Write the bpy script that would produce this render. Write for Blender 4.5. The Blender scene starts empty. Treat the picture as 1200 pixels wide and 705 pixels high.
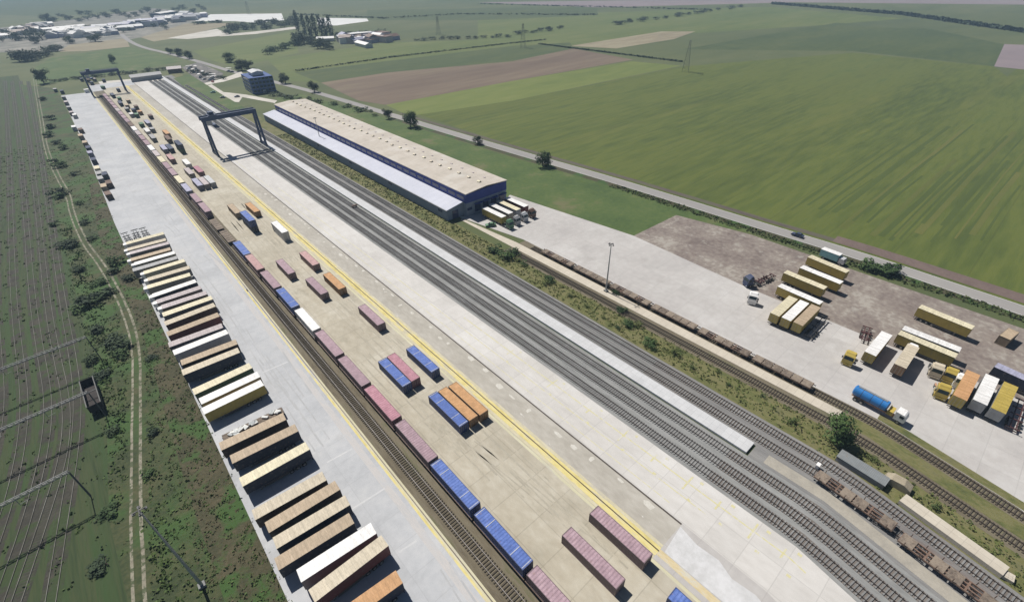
import bpy, math, random
from mathutils import Vector, Matrix
random.seed(7)
R = math.radians
sc = bpy.context.scene
col = sc.collection

# ------------------------------------------------------------------ camera
F_PX, PITCH, YAW, ROLL, CAM_H = 555.57, R(35.3331), R(40.8950), R(-1.3047), 86.0
Fv = Vector((math.sin(YAW)*math.cos(PITCH), math.cos(YAW)*math.cos(PITCH), -math.sin(PITCH)))
R0 = Vector((math.cos(YAW), -math.sin(YAW), 0)); U0 = R0.cross(Fv)
Rv = R0*math.cos(ROLL)+U0*math.sin(ROLL); Uv = -R0*math.sin(ROLL)+U0*math.cos(ROLL)
cam = bpy.data.cameras.new("camera"); camo = bpy.data.objects.new("camera", cam); col.objects.link(camo)
cam.sensor_fit = 'HORIZONTAL'; cam.sensor_width = 36; cam.lens = 36*F_PX/1200
cam.clip_start = 1; cam.clip_end = 40000
camo.matrix_world = Matrix(((Rv.x, Uv.x, -Fv.x, 0), (Rv.y, Uv.y, -Fv.y, 0), (Rv.z, Uv.z, -Fv.z, CAM_H), (0, 0, 0, 1)))
sc.camera = camo

def G(px, py, z=0.0):
    """ground (or height z) point seen at a place in the photograph -> world x, y"""
    d = Fv + Rv*((px-600)/F_PX) - Uv*((py-352.5)/F_PX)
    t = (z-CAM_H)/d.z
    return (d.x*t, d.y*t)

# ------------------------------------------------------------------ light
SUN_EL = 55.0
w = bpy.data.worlds.new("World"); sc.world = w; w.use_nodes = True
nt = w.node_tree; bg = nt.nodes['Background']
sky = nt.nodes.new('ShaderNodeTexSky'); sky.sky_type = 'NISHITA'; sky.sun_disc = False
sky.sun_elevation = R(SUN_EL); sky.sun_rotation = R(-2); sky.dust_density = .4; sky.air_density = .65; sky.ozone_density = 2
nt.links.new(sky.outputs[0], bg.inputs[0]); bg.inputs[1].default_value = 0.05
sun = bpy.data.lights.new("sun", 'SUN'); sun.energy = 5.0; sun.angle = R(0.5); sun.color = (1, .955, .89)
suno = bpy.data.objects.new("sun", sun); col.objects.link(suno)
sd = Vector((0.03*math.cos(R(SUN_EL)), -math.cos(R(SUN_EL)), -math.sin(R(SUN_EL))))
suno.rotation_euler = sd.to_track_quat('-Z', 'Y').to_euler(); suno.location = (0, 0, 300)
sc.view_settings.view_transform = 'Standard'; sc.view_settings.look = 'None'
sc.view_settings.exposure = 0.03; sc.view_settings.gamma = 1.0; sc.view_settings.use_curve_mapping = False
sc.render.engine = 'CYCLES'
sc.cycles.max_bounces = 6; sc.cycles.diffuse_bounces = 2; sc.cycles.volume_bounces = 0

# ------------------------------------------------------------------ materials
MATS = {}
def mat(name, cols, scale=1.0, rough=.9, stretch=None, rot=0, bump=0, joints=None, fine=8, per_object=0, metal=0, blot=None, fw=.35):
    """noise driven surface colour: cols = ramp from low to high; joints=(w,h,size,darkness) slab joints in metres"""
    if name in MATS: return MATS[name]
    m = bpy.data.materials.new(name); m.use_nodes = True; MATS[name] = m
    n = m.node_tree.nodes; l = m.node_tree.links; b = n['Principled BSDF']
    b.inputs['Roughness'].default_value = rough; b.inputs['Metallic'].default_value = metal
    tc = n.new('ShaderNodeTexCoord'); mp = n.new('ShaderNodeMapping')
    l.new(tc.outputs['Object'], mp.inputs[0])
    if stretch: mp.inputs['Scale'].default_value = (*stretch, 1)
    mp.inputs['Rotation'].default_value = (0, 0, rot)
    def noise(s, det=4, src=mp, r=.6):
        t = n.new('ShaderNodeTexNoise'); t.inputs['Scale'].default_value = s; t.inputs['Detail'].default_value = det
        t.inputs['Roughness'].default_value = r
        l.new(src.outputs[0], t.inputs['Vector']); return t
    a = noise(scale); c = noise(scale*fine, 3, tc if False else mp)
    mx = n.new('ShaderNodeMix'); mx.data_type = 'FLOAT'; mx.inputs[0].default_value = fw
    l.new(a.outputs['Fac'], mx.inputs[2]); l.new(c.outputs['Fac'], mx.inputs[3])
    fac = mx.outputs[0]
    if per_object:
        oi = n.new('ShaderNodeObjectInfo'); ma = n.new('ShaderNodeMath'); ma.operation = 'MULTIPLY_ADD'
        l.new(oi.outputs['Random'], ma.inputs[0]); ma.inputs[1].default_value = per_object
        sb = n.new('ShaderNodeMath'); sb.operation = 'SUBTRACT'; l.new(fac, sb.inputs[0]); sb.inputs[1].default_value = per_object/2
        l.new(sb.outputs[0], ma.inputs[2]); fac = ma.outputs[0]
    rp = n.new('ShaderNodeValToRGB'); cr = rp.color_ramp
    k = len(cols)
    pos = [.36+.28*i/(k-1) for i in range(k)]
    while len(cr.elements) < k: cr.elements.new(.5)
    for e, p_, c_ in zip(cr.elements, pos, cols): e.position = p_; e.color = (*c_, 1)
    l.new(fac, rp.inputs[0]); out = rp.outputs[0]
    if blot:   # (colour, scale, threshold, softness, amount) worn patches and stains
        bc, bs, bt, bsoft, amt = blot
        t = noise(bs, 5, mp, .65); mr = n.new('ShaderNodeMapRange'); l.new(t.outputs['Fac'], mr.inputs[0])
        mr.inputs[1].default_value = bt; mr.inputs[2].default_value = bt+bsoft; mr.inputs[4].default_value = amt
        x = n.new('ShaderNodeMix'); x.data_type = 'RGBA'; l.new(mr.outputs[0], x.inputs[0]); l.new(out, x.inputs[6]); x.inputs[7].default_value = (*bc, 1)
        out = x.outputs[2]
    if joints:
        bw, bh, ms, dk = joints
        br = n.new('ShaderNodeTexBrick'); l.new(tc.outputs['Object'], br.inputs[0]); br.offset = 0
        br.inputs['Scale'].default_value = 1; br.inputs['Brick Width'].default_value = bw; br.inputs['Row Height'].default_value = bh
        br.inputs['Mortar Size'].default_value = ms; br.inputs['Mortar Smooth'].default_value = .2
        br.inputs['Color1'].default_value = (1, 1, 1, 1); br.inputs['Color2'].default_value = (.93, .93, .93, 1); br.inputs['Mortar'].default_value = (dk, dk, dk, 1)
        x = n.new('ShaderNodeMix'); x.data_type = 'RGBA'; x.blend_type = 'MULTIPLY'; x.inputs[0].default_value = 1
        l.new(out, x.inputs[6]); l.new(br.outputs[0], x.inputs[7]); out = x.outputs[2]
    l.new(out, b.inputs['Base Color'])
    if bump:
        bp = n.new('ShaderNodeBump'); bp.inputs['Strength'].default_value = bump; bp.inputs['Distance'].default_value = .3
        l.new(c.outputs['Fac'], bp.inputs['Height']); l.new(bp.outputs[0], b.inputs['Normal'])
    return m
def paint(name, c, d=.12, rough=.6, scale=.9, dirt=(.22, .18, .14), amt=.45, thr=.56, metal=0):
    lo = tuple(v*(1-d) for v in c); hi = tuple(min(1, v*(1+d)) for v in c)
    return mat(name, [lo, c, hi], scale=scale, rough=rough, per_object=.12, metal=metal, blot=(dirt, 1.4, thr, .12, amt), fine=5)
def sh(c, k): return tuple(v*k for v in c)

# ------------------------------------------------------------------ mesh helpers
class MB:
    def __init__(s): s.v = []; s.f = []; s.mi = []
    def quad(s, a, b, c, d, m=0):
        i = len(s.v); s.v += [a, b, c, d]; s.f.append((i, i+1, i+2, i+3)); s.mi.append(m)
    def box(s, x0, x1, y0, y1, z0, z1, m=0):
        i = len(s.v)
        s.v += [(x0, y0, z0), (x1, y0, z0), (x1, y1, z0), (x0, y1, z0), (x0, y0, z1), (x1, y0, z1), (x1, y1, z1), (x0, y1, z1)]
        for q in ((0, 3, 2, 1), (4, 5, 6, 7), (0, 1, 5, 4), (1, 2, 6, 5), (2, 3, 7, 6), (3, 0, 4, 7)):
            s.f.append(tuple(i+k for k in q)); s.mi.append(m)
    def bar(s, a, b, wd, h=None, m=0):
        a = Vector(a); b = Vector(b); d = (b-a); d.normalize(); h = h or wd
        up = Vector((0, 0, 1)) if abs(d.z) < .9 else Vector((0, 1, 0))
        x = d.cross(up).normalized()*wd/2; y = x.cross(d).normalized()*h/2
        i = len(s.v)
        for p in (a, b):
            for sx, sy in ((-1, -1), (1, -1), (1, 1), (-1, 1)): s.v.append(tuple(p+x*sx+y*sy))
        for q in ((0, 1, 2, 3), (7, 6, 5, 4), (0, 4, 5, 1), (1, 5, 6, 2), (2, 6, 7, 3), (3, 7, 4, 0)):
            s.f.append(tuple(i+k for k in q)); s.mi.append(m)
    def cyl(s, a, b, r, r2=None, n=12, m=0, cap=True):
        a = Vector(a); b = Vector(b); d = (b-a).normalized(); r2 = r if r2 is None else r2
        up = Vector((0, 0, 1)) if abs(d.z) < .9 else Vector((1, 0, 0))
        x = d.cross(up).normalized(); y = x.cross(d); i = len(s.v)
        for p, rr in ((a, r), (b, r2)):
            for k in range(n):
                t = 2*math.pi*k/n; s.v.append(tuple(p+x*rr*math.cos(t)+y*rr*math.sin(t)))
        for k in range(n):
            s.f.append((i+k, i+(k+1) % n, i+n+(k+1) % n, i+n+k)); s.mi.append(m)
        if cap:
            s.f.append(tuple(i+n-1-k for k in range(n))); s.mi.append(m); s.f.append(tuple(i+n+k for k in range(n))); s.mi.append(m)
    def prism(s, prof, x0, x1, m=0, axis='x'):
        """closed profile of (u, z), swept along x (u=y) or along y (u=x)"""
        i = len(s.v); n = len(prof)
        for e in (x0, x1):
            for u, z in prof: s.v.append((e, u, z) if axis == 'x' else (u, e, z))
        for k in range(n): s.f.append((i+k, i+(k+1) % n, i+n+(k+1) % n, i+n+k)); s.mi.append(m)
        s.f.append(tuple(i+n-1-k for k in range(n))); s.mi.append(m); s.f.append(tuple(i+n+k for k in range(n))); s.mi.append(m)
    def mesh(s, name, *mats):
        me = bpy.data.meshes.new(name); me.from_pydata(s.v, [], s.f)
        for m in mats: me.materials.append(m)
        if len(mats) > 1: me.polygons.foreach_set('material_index', s.mi)
        me.update(); return me
CACHE = {}
def part(name, parent, key, fn, *mats):
    """a part mesh; the mesh data is made once per key and shared by every copy"""
    key = (name,)+tuple(key)+tuple(m.name for m in mats)
    if key not in CACHE:
        b = MB(); fn(b); CACHE[key] = b.mesh(name, *mats)
    o = bpy.data.objects.new(name, CACHE[key]); col.objects.link(o)
    if parent: o.parent = parent
    return o
def thing(name, label, cat, x, y, z=0, rz=0, group=None):
    o = bpy.data.objects.new(name, None); col.objects.link(o); o.location = (x, y, z); o.rotation_euler = (0, 0, rz)
    o.empty_display_size = .5; o['label'] = label; o['category'] = cat
    if group: o['group'] = group
    return o
def tag(o, label, cat, group=None):
    o['label'] = label; o['category'] = cat
    if group: o['group'] = group
    return o
def sheet(name, pts, z, m, kind='structure', px=False):
    if px: pts = [G(*p) for p in pts]
    me = bpy.data.meshes.new(name)
    ar = sum(pts[i][0]*pts[(i+1) % len(pts)][1]-pts[(i+1) % len(pts)][0]*pts[i][1] for i in range(len(pts)))
    if ar < 0: pts = pts[::-1]
    me.from_pydata([(x, y, z) for x, y in pts], [], [tuple(range(len(pts)))])
    me.materials.append(m); me.update()
    o = bpy.data.objects.new(name, me); col.objects.link(o)
    if kind: o['kind'] = kind
    return o
def ribbon(name, pts, width, z, m, h=0, kind='structure'):
    """a strip of ground following a line of points"""
    b = MB(); L = []; Rr = []
    for i, p in enumerate(pts):
        q = Vector(pts[min(i+1, len(pts)-1)])-Vector(pts[max(i-1, 0)]); q.normalize(); nrm = Vector((-q.y, q.x))*width/2
        L.append((p[0]+nrm.x, p[1]+nrm.y)); Rr.append((p[0]-nrm.x, p[1]-nrm.y))
    for i in range(len(pts)-1):
        b.quad((*Rr[i], z), (*Rr[i+1], z), (*L[i+1], z), (*L[i], z))
        if h:
            b.quad((*L[i], z), (*L[i+1], z), (*L[i+1], z-h), (*L[i], z-h)); b.quad((*Rr[i+1], z), (*Rr[i], z), (*Rr[i], z-h), (*Rr[i+1], z-h))
    if h: b.quad((*L[0], z), (*L[0], z-h), (*Rr[0], z-h), (*Rr[0], z)); b.quad((*Rr[-1], z), (*Rr[-1], z-h), (*L[-1], z-h), (*L[-1], z))
    o = bpy.data.objects.new(name, b.mesh(name, m)); col.objects.link(o)
    if kind: o['kind'] = kind
    return o
def sx(x, y): return x + (0.19*y if y < 0 else 0)
def band(name, x0, x1, y0, y1, z, m, bend=False, h=0):
    ys = [y0] + [v for v in (0, -15, -30) if y0 < v < y1][::-1] + [y1]
    pts = [((sx(x0, y) if bend else x0), y) for y in ys] + [((sx(x1, y) if bend else x1), y) for y in reversed(ys)]
    o = sheet(name, pts, z, m)
    if h:
        me = o.data; v = [tuple(p.co) for p in me.vertices]; n = len(v); f = [tuple(range(n))]
        v += [(a, b_, z-h) for a, b_, c in v]
        f += [(i, i+n, (i+1) % n+n, (i+1) % n) for i in range(n)]
        m2 = bpy.data.meshes.new(name); m2.from_pydata(v, [], f); m2.materials.append(m); m2.update(); o.data = m2
    return o
ORD = ['', 'first', 'second', 'third', 'fourth', 'fifth', 'sixth', 'seventh', 'eighth', 'ninth', 'tenth', 'eleventh', 'twelfth', 'thirteenth', 'fourteenth',
       'fifteenth', 'sixteenth', 'seventeenth', 'eighteenth', 'nineteenth', 'twentieth', 'twenty-first', 'twenty-second', 'twenty-third', 'twenty-fourth',
       'twenty-fifth', 'twenty-sixth', 'twenty-seventh', 'twenty-eighth', 'twenty-ninth', 'thirtieth', 'thirty-first', 'thirty-second', 'thirty-third',
       'thirty-fourth', 'thirty-fifth', 'thirty-sixth', 'thirty-seventh', 'thirty-eighth', 'thirty-ninth', 'fortieth']

# ------------------------------------------------------------------ ground and fields
FR = R(2)
m_big = mat('crop_green', [(.054, .078, .010), (.076, .102, .013), (.10, .122, .017), (.072, .103, .014)], scale=.02, stretch=(.13, 1), rot=FR, fine=16, joints=(4000, 21, .3, .84), blot=((.135, .145, .025), .03, .56, .1, .45), bump=.3, fw=.4)
m_far = mat('far_green', [(.062, .084, .028), (.086, .104, .034), (.12, .128, .05)], scale=.004, stretch=(.4, 1), rot=R(20), fine=7)
m_light = mat('light_crop', [(.105, .138, .025), (.132, .162, .032), (.155, .175, .042)], scale=.02, stretch=(.2, 1), rot=FR, fine=8)
m_light2 = mat('olive_crop', [(.078, .11, .024), (.102, .13, .03), (.13, .146, .042)], scale=.015, stretch=(.2, 1), rot=R(-10), fine=8)
m_brown = mat('ploughed_soil', [(.11, .075, .052), (.145, .105, .072), (.19, .145, .095)], scale=.012, stretch=(.15, 1), rot=R(-4), fine=10, blot=((.2, .18, .1), .02, .55, .1, .6))
m_tan = mat('stubble', [(.2, .17, .11), (.26, .22, .14), (.3, .27, .18)], scale=.02, stretch=(.2, 1), fine=8)
m_pale = mat('pale_sand', [(.42, .40, .35), (.55, .52, .46), (.62, .6, .55)], scale=.02, fine=6)
m_white = mat('bright_gravel', [(.62, .62, .6), (.75, .75, .73)], scale=.03, fine=6)
m_lav = mat('lilac_soil', [(.2, .16, .17), (.26, .21, .21)], scale=.004, fine=6)
m_dkgreen = mat('dark_crop', [(.044, .068, .018), (.058, .082, .021), (.078, .096, .026)], scale=.02, stretch=(.3, 1), fine=8)
m_grass = mat('meadow', [(.045, .082, .018), (.068, .108, .024), (.098, .128, .034)], scale=.05, fine=10, blot=((.16, .13, .075), .05, .57, .1, .5), bump=.3)
ground = sheet('ground', [(-9000, -3000), (9000, -3000), (9000, 16000), (-9000, 16000)], -.05, m_far)
FLC = [0]
def FL(k):
    FLC[0] += 1; return k+FLC[0]*.035
def px_field(name, pts, lvl, m): return sheet(name, pts, -.045+.014*lvl, m, px=True)
big = [(187, -120), (1500, -400), (1500, 60), G(1180, 90), G(1165, 78), G(1000, 62), G(800, 78), G(600, 118), G(480, 136), (183, 320)]
sheet('crop_field', big, -.035, m_big)
px_field('light_field', [(452, 123), (600, 95), (740, 72), (798, 77), (600, 118), (480, 136)], FL(1), m_light)
px_field('ploughed_field', [(376, 97), (455, 85), (600, 72), (672, 57), (742, 70), (600, 95), (452, 123), (420, 118)], FL(2), m_brown)
px_field('stubble_field', [(668, 54), (775, 37), (815, 37), (790, 46), (722, 57)], FL(2), m_tan)
px_field('brown_field', [(1177, 52), (1300, 56), (1300, 92), (1165, 78)], FL(3), m_lav)
px_field('green_field', [(1000, 60), (1167, 78), (1177, 52), (1090, 34), (960, 30), (800, 58)], FL(1), m_dkgreen)
px_field('pale_field', [(560, 20), (900, 8), (1060, 22), (960, 30), (800, 40), (668, 54), (560, 48)], FL(1), m_light2)
px_field('striped_field', [(885, 43), (980, 27), (1005, 28), (915, 46)], FL(3), m_dkgreen)
px_field('lilac_field', [(560, 3), (900, -2), (1210, -3), (1230, 6), (930, 3), (700, 9)], FL(2), m_lav)
px_field('middle_field', [(313, 70), (455, 50), (665, 44), (668, 55), (455, 85), (376, 97), (340, 95)], FL(1), m_light2)
px_field('narrow_field', [(345, 85), (600, 54), (668, 50), (672, 57), (600, 72), (455, 85), (376, 97)], FL(3), m_dkgreen)
px_field('far_field', [(430, 12), (700, 8), (700, 18), (560, 24), (430, 24)], FL(1), m_dkgreen)
px_field('north_field', [(225, 60), (345, 36), (350, 62), (300, 74), (280, 80), (245, 70)], FL(1), m_light2)
px_field('meadow', [(40, 80), (60, 68), (148, 55), (172, 59), (215, 72), (150, 84), (60, 98), (38, 100)], FL(2), m_grass)
px_field('west_field', [(-60, 15), (-60, 0), (200, -4), (300, 4), (150, 12), (60, 20)], FL(1), m_dkgreen)
px_field('sandy_field', [(70, 61), (80, 53), (148, 45), (152, 55), (100, 60)], FL(3), m_tan)
px_field('sand_pit', [(165, 44), (217, 28), (275, 27), (262, 31), (205, 45), (180, 49)], FL(3), m_tan)
px_field('sand_wedge', [(196, 45), (254, 34), (272, 41), (220, 46)], FL(4), m_pale)
px_field('gravel_strip', [(228, 25), (247, 17), (330, 16), (333, 24), (300, 27), (275, 25)], FL(4), m_white)
px_field('white_yard', [(372, 21), (430, 22), (432, 25), (395, 30), (372, 30)], FL(4), m_white)
px_field('gravel_track_strip', [(255, 41), (300, 37), (350, 31), (350, 33.5), (300, 40), (258, 43)], FL(5), m_pale)
px_field('town_ground', [(-10, 62), (-10, 34), (60, 26), (180, 10), (245, 16), (228, 26), (165, 44), (148, 47), (72, 60)], FL(2), mat('town_soil', [(.12, .12, .1), (.2, .19, .16), (.33, .31, .27)], scale=.03, fine=5))
# open dry crop streaks on the big field, mown lanes
m_streak = mat('mown_lane', [(.088, .105, .018), (.122, .124, .026)], scale=.05, stretch=(.1, 1), fine=5, blot=((.074, .093, .012), .03, .45, .15, .9))
m_dlane = mat('damp_lane', [(.052, .076, .011), (.066, .092, .013)], scale=.05, stretch=(.1, 1), fine=5)
rl = random.Random(3)
for i in range(26):
    t = i/25; pa = (930+t*215+rl.uniform(-5, 5), 262+t*40-rl.uniform(0, 30)); A_ = G(*pa)
    ln = rl.uniform(60, 190); wd = rl.choice((.7, 1.0, 1.4, 2.0, .8)); mm = m_streak if i in (6, 17, 22) or rl.random() < .15 else m_dlane
    if i in (6, 17): wd = 2.6; ln = 190
    ribbon('mown_lane', [A_, (A_[0]+ln*.5, A_[1]-ln*.003+rl.uniform(-.6, .6)), (A_[0]+ln, A_[1]-ln*.01)], wd, -.02+.0006*i, mm)

# left side: railway land, scrub strip
m_scrubg = mat('scrub_grass', [(.022, .034, .010), (.038, .053, .016), (.058, .067, .023), (.085, .078, .036)], scale=.12, fine=9, blot=((.038, .09, .016), .07, .47, .12, .8), bump=.6, fw=.45)
m_railland = mat('overgrown_ballast', [(.020, .036, .009), (.032, .053, .014), (.047, .062, .02), (.032, .064, .013)], scale=.2, stretch=(1.8, .1), fine=5, bump=.7, fw=.5, blot=((.03, .062, .014), .1, .5, .08, .75))
m_brownverge = mat('dry_verge', [(.034, .038, .014), (.058, .054, .024), (.088, .074, .038)], scale=.15, fine=9, bump=.6, fw=.5, blot=((.036, .09, .014), .09, .5, .07, .85))
sheet('railway_land', [(-140, -60), (-24, 40), (-26, 90), (-23, 120), (-23, 300), (-24, 470), (-28, 760), (-120, 760)], -.03, m_railland)
sheet('scrub_strip', [(-24, -20), (-26, 90), (-23, 120), (-23, 300), (-24, 470), (-28, 690), (-5, 640), (-3, 592), (-3, 392), (-5.5, 248), (-5.5, 20), (-5, -20)], -.022, m_scrubg)
sheet('dry_verge', [(-5.2, 20), (-5.2, 250), (-4, 340), (-7.5, 330), (-12, 240), (-10.5, 150), (-13, 90), (-14, 20)], -.014, m_brownverge)
m_rut = mat('dirt_rut', [(.13, .12, .085), (.24, .22, .165), (.32, .3, .235)], scale=.3, fine=6, blot=((.05, .07, .025), .7, .5, .05, .85))
PATH = [(40, 88), (42, 105), (46, 125), (50, 150), (54, 176), (67, 206), (80, 228), (85, 253), (100, 286), (120, 311), (140, 348), (153, 380), (160, 414), (160, 464), (159.5, 527), (159, 616), (163, 704), (168, 790)]
pw = [Vector(G(*p)) for p in PATH]
def smooth(pts, it=2):
    for _ in range(it):
        q = [pts[0]]
        for a, b in zip(pts, pts[1:]): q += [a*.75+b*.25, a*.25+b*.75]
        pts = q+[pts[-1]]
    return pts
pw = smooth(pw)
for s, wd in ((-.85, .5), (.85, .6)):
    off = []
    for i, p in enumerate(pw):
        q = (pw[min(i+1, len(pw)-1)]-pw[max(i-1, 0)]).normalized(); off.append((p.x-q.y*s+random.uniform(-.07, .07), p.y+q.x*s))
    ribbon('path', off, wd, -.006, m_rut)

# long paved areas
m_pad = mat('pad_concrete', [(.40, .41, .425), (.46, .47, .485), (.52, .525, .53)], scale=.07, fine=9, joints=(6, 6, .07, .88), blot=((.36, .36, .355), .11, .56, .12, .5), rough=.85)
m_yard = mat('yard_concrete', [(.40, .36, .28), (.46, .42, .335), (.53, .495, .41)], scale=.09, stretch=(1, .55), fine=8, joints=(6, 7, .1, .8), blot=((.31, .285, .22), .16, .55, .12, .55), rough=.9)
m_lane = mat('lane_concrete', [(.35, .325, .28), (.41, .385, .335), (.47, .445, .395)], scale=.12, stretch=(1, .4), fine=8, blot=((.62, .6, .55), .35, .66, .04, .9))
m_road = mat('pale_concrete', [(.52, .50, .47), (.585, .565, .535), (.64, .625, .6)], scale=.08, stretch=(1, .4), fine=9, joints=(5.5, 6, .09, .84), blot=((.47, .45, .41), .13, .56, .12, .45))
m_yel = mat('worn_yellow_paint', [(.52, .44, .17), (.66, .57, .24), (.68, .61, .36)], scale=.5, stretch=(1, .25), fine=5, blot=((.45, .42, .34), .5, .54, .1, .75))
m_yel2 = mat('faded_yellow_paint', [(.5, .47, .34), (.56, .53, .36), (.6, .57, .44)], scale=.3, stretch=(1, .2), fine=5, blot=((.45, .43, .38), .4, .52, .12, .8))
m_track = mat('trackbed_soil', [(.10, .082, .055), (.14, .118, .078), (.17, .145, .10), (.125, .12, .065)], scale=.35, stretch=(1, .15), fine=7, bump=.5)
m_ballast = mat('grey_ballast', [(.2, .202, .197), (.255, .258, .25), (.31, .312, .305)], scale=.5, stretch=(1, .15), fine=6, bump=.6)
m_ballast2 = mat('dark_ballast', [(.165, .162, .158), (.21, .206, .2), (.26, .254, .244)], scale=.4, stretch=(1, .12), fine=7, bump=.6, blot=((.15, .10, .08), .25, .58, .1, .6))
m_plat = mat('platform_slab', [(.52, .525, .53), (.6, .605, .61)], scale=.3, fine=6, joints=(9, 1.5, .05, .82))
m_verge = mat('weedy_verge', [(.07, .085, .026), (.11, .118, .036), (.16, .15, .06), (.12, .12, .055)], scale=.25, stretch=(1, .4), fine=6, bump=.6)
m_rpad = mat('lot_concrete', [(.42, .40, .385), (.475, .455, .435), (.53, .515, .495)], scale=.05, fine=10, joints=(7, 6, .09, .87), blot=((.37, .35, .33), .08, .56, .12, .5))
m_dirt = mat('dirt_lot_soil', [(.15, .12, .105), (.2, .165, .145), (.25, .215, .185), (.34, .31, .27)], scale=.08, fine=8, bump=.4, blot=((.36, .34, .3), .2, .6, .06, .6))
m_asph = mat('asphalt', [(.26, .25, .24), (.31, .295, .28)], scale=.1, stretch=(1, .2), fine=6)
m_dkline = mat('drain_slot', [(.06, .05, .045), (.1, .085, .07)], scale=.5)
m_gray = mat('strip_slab', [(.5, .45, .37), (.58, .53, .44)], scale=.3, fine=5, joints=(6, 2, .06, .8))

sheet('container_pad', [(-5.5, 18), (20.3, 18), (20.3, 590), (-2.2, 592), (-2.9, 392), (-5.5, 248)], .07, m_pad)
band('pad_line', 19.0, 19.45, 18, 585, .076, m_yel); band('pad_line', 16.8, 18.2, 18, 300, .074, mat('pale_pink_line', [(.45, .45, .45), (.50, .48, .465), (.55, .52, .49)], scale=.5, stretch=(1, .25), blot=((.46, .465, .475), .5, .5, .1, .9)))
band('pad_edge', 19.45, 20.3, 18, 585, .074, m_yel2)
band('trackbed', 20.3, 29.2, 5, 640, -.006, m_track)
band('container_yard', 28.2, 45.4, 5, 600, .08, m_yard, h=.1)
band('crane_lane_line', 44.7, 45.3, 5, 560, .086, m_yel2); band('crane_lane_line', 45.41, 46.09, 16, 560, .088, mat('ghost_yellow', [(.48, .44, .32), (.56, .51, .35), (.58, .54, .42)], scale=.5, stretch=(1, .3), blot=((.45, .42, .35), .6, .52, .08, .85))); band('crane_lane_line', 48.01, 48.7, 16, 560, .088, mat('ghost_yellow', [])); band('crane_lane_edge', 45.4, 46.3, 16, 600, .06, m_yard); band('crane_lane_paint', 46.1, 48.0, 16, 600, .09, m_yel); band('crane_lane_paint', 46.4, 47.7, -8, 16, .096, mat('ochre_paint', [(.5, .42, .25), (.6, .5, .3), (.55, .53, .45)], scale=.5, stretch=(1, .3)))
band('crane_lane', 47.9, 54.4, 16, 600, .06, m_lane); band('crane_rail_slot', 54.4, 54.75, 16, 610, .064, m_dkline)
band('concrete_road', 54.75, 66.0, -60, 628, .09, m_road, bend=True, h=.12)
sheet('concrete_apron', [(45.4, 5), (45.4, 16.0), (54.75, 16.0), (54.75, -60), (30, -60), (30, 5)], .085, m_rpad)
sheet('concrete_apron', [(20.3, 590), (20.3, 628), (62, 628), (62, 600), (28.2, 600), (28.2, 590)], .055, m_pad)
m_new = mat('new_concrete', [(.5, .5, .495), (.56, .56, .56), (.62, .62, .625)], scale=.25, fine=4)
rl = random.Random(5)
sheet('new_slab', [(47.8, 15.2), (54.0, 15.9), (53.2, 12), (53.6, 8), (52.4, 5), (52.9, 1), (51.5, -3), (51.8, -8), (48.6, -12), (48.2, -3), (47.9, 5)], .0965, m_new)
m_patch = mat('lane_patch', [(.5, .48, .42), (.62, .6, .55)], scale=.8)
for i in range(34):
    y = 22+i*6.5+rl.uniform(-2, 2); x = 53.4+rl.uniform(-1.1, .3); a_, c_ = rl.uniform(.3, .8), rl.uniform(.4, 1.3)
    sheet('lane_patch', [(x-a_, y-c_*.7), (x+a_*.6, y-c_), (x+a_, y+c_*.3), (x+a_*.2, y+c_), (x-a_*.8, y+c_*.6)], .064, m_patch)
m_pt = mat('thin_yellow_paint', [(.55, .51, .26), (.62, .58, .36)], scale=.6, fine=5, blot=((.58, .565, .53), .9, .5, .1, .85))
for i, y in enumerate((74, 58, 46, 36, 28, 20, 13.4, 6.5, 1)):       # painted crosses and dashes on the concrete road
    x = sx(63.1, y); a_ = 2.0 if i % 2 else 1.2
    sheet('road_marking', [(x-a_, y-.17), (x+a_, y-.17), (x+a_, y+.17), (x-a_, y+.17)], .1, m_pt)
    sheet('road_marking', [(x+1.6, y-2.4), (x+2.2, y-2.4), (x+2.2, y-1.7), (x+1.6, y-1.7)], .1, m_pt)
    sheet('road_marking', [(x-3.4, y-2.6), (x-2.9, y-2.6), (x-2.9, y-1.9), (x-3.4, y-1.9)], .1, m_pt)
band('road_marking', 63.0, 63.28, -3, 95, .096, m_pt, bend=True); band('road_marking', 59.6, 59.8, 14, 240, .096, m_pt, bend=True); band('road_marking', 56.6, 56.75, 20, 300, .096, m_pt)
band('ballast', 66.0, 78.2, -70, 628, .0, m_ballast, bend=True); band('ballast', 78.2, 82.4, -70, 15, .0, m_ballast2, bend=True)
band('ballast', 82.0, 90.3, -70, 630, .004, m_ballast2, bend=True)
band('service_strip', 79.0, 81.7, -50, 12, .02, mat('pale_gravel', [(.3, .28, .24), (.4, .37, .31)], scale=.4, fine=5), bend=True)
band('verge', 90.3, 99.0, -70, 640, -.01, m_verge, bend=True)
band('side_trackbed', 98.2, 110, -70, 118, -.004, m_track, bend=True); band('verge', 102.2, 106.0, -70, 5, .002, m_verge, bend=True); band('verge', 109.4, 111.6, -70, 0, .036, m_verge, bend=True)
sheet('side_trackbed', [(103.0, 6), (106.0, 6), (106.2, 119), (103.6, 150), (102.5, 150)], .05, m_gray)
sheet('lorry_lot', [(109.6, 119), (103.6, 152), (128, 152), (134.5, 155), (142.4, 92), (139.6, 46), (140.3, -5), (140, -60), (90, -60), (sx(109.3, -25), -25), (109.3, 0)], .03, m_rpad)
sheet('dirt_lot', [(142.4, 92), (170, 91), (175.3, 62), (175.3, -60), (139.9, -60), (140.3, -5), (139.6, 46)], .034, m_dirt)
sheet('meadow', [(128, 150), (134.6, 155.3), (142.4, 92), (170, 91), (176, 62), (182, 62), (178, 110), (169, 200), (162, 320), (150, 440), (128, 440)], -.02, m_grass)
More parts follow.
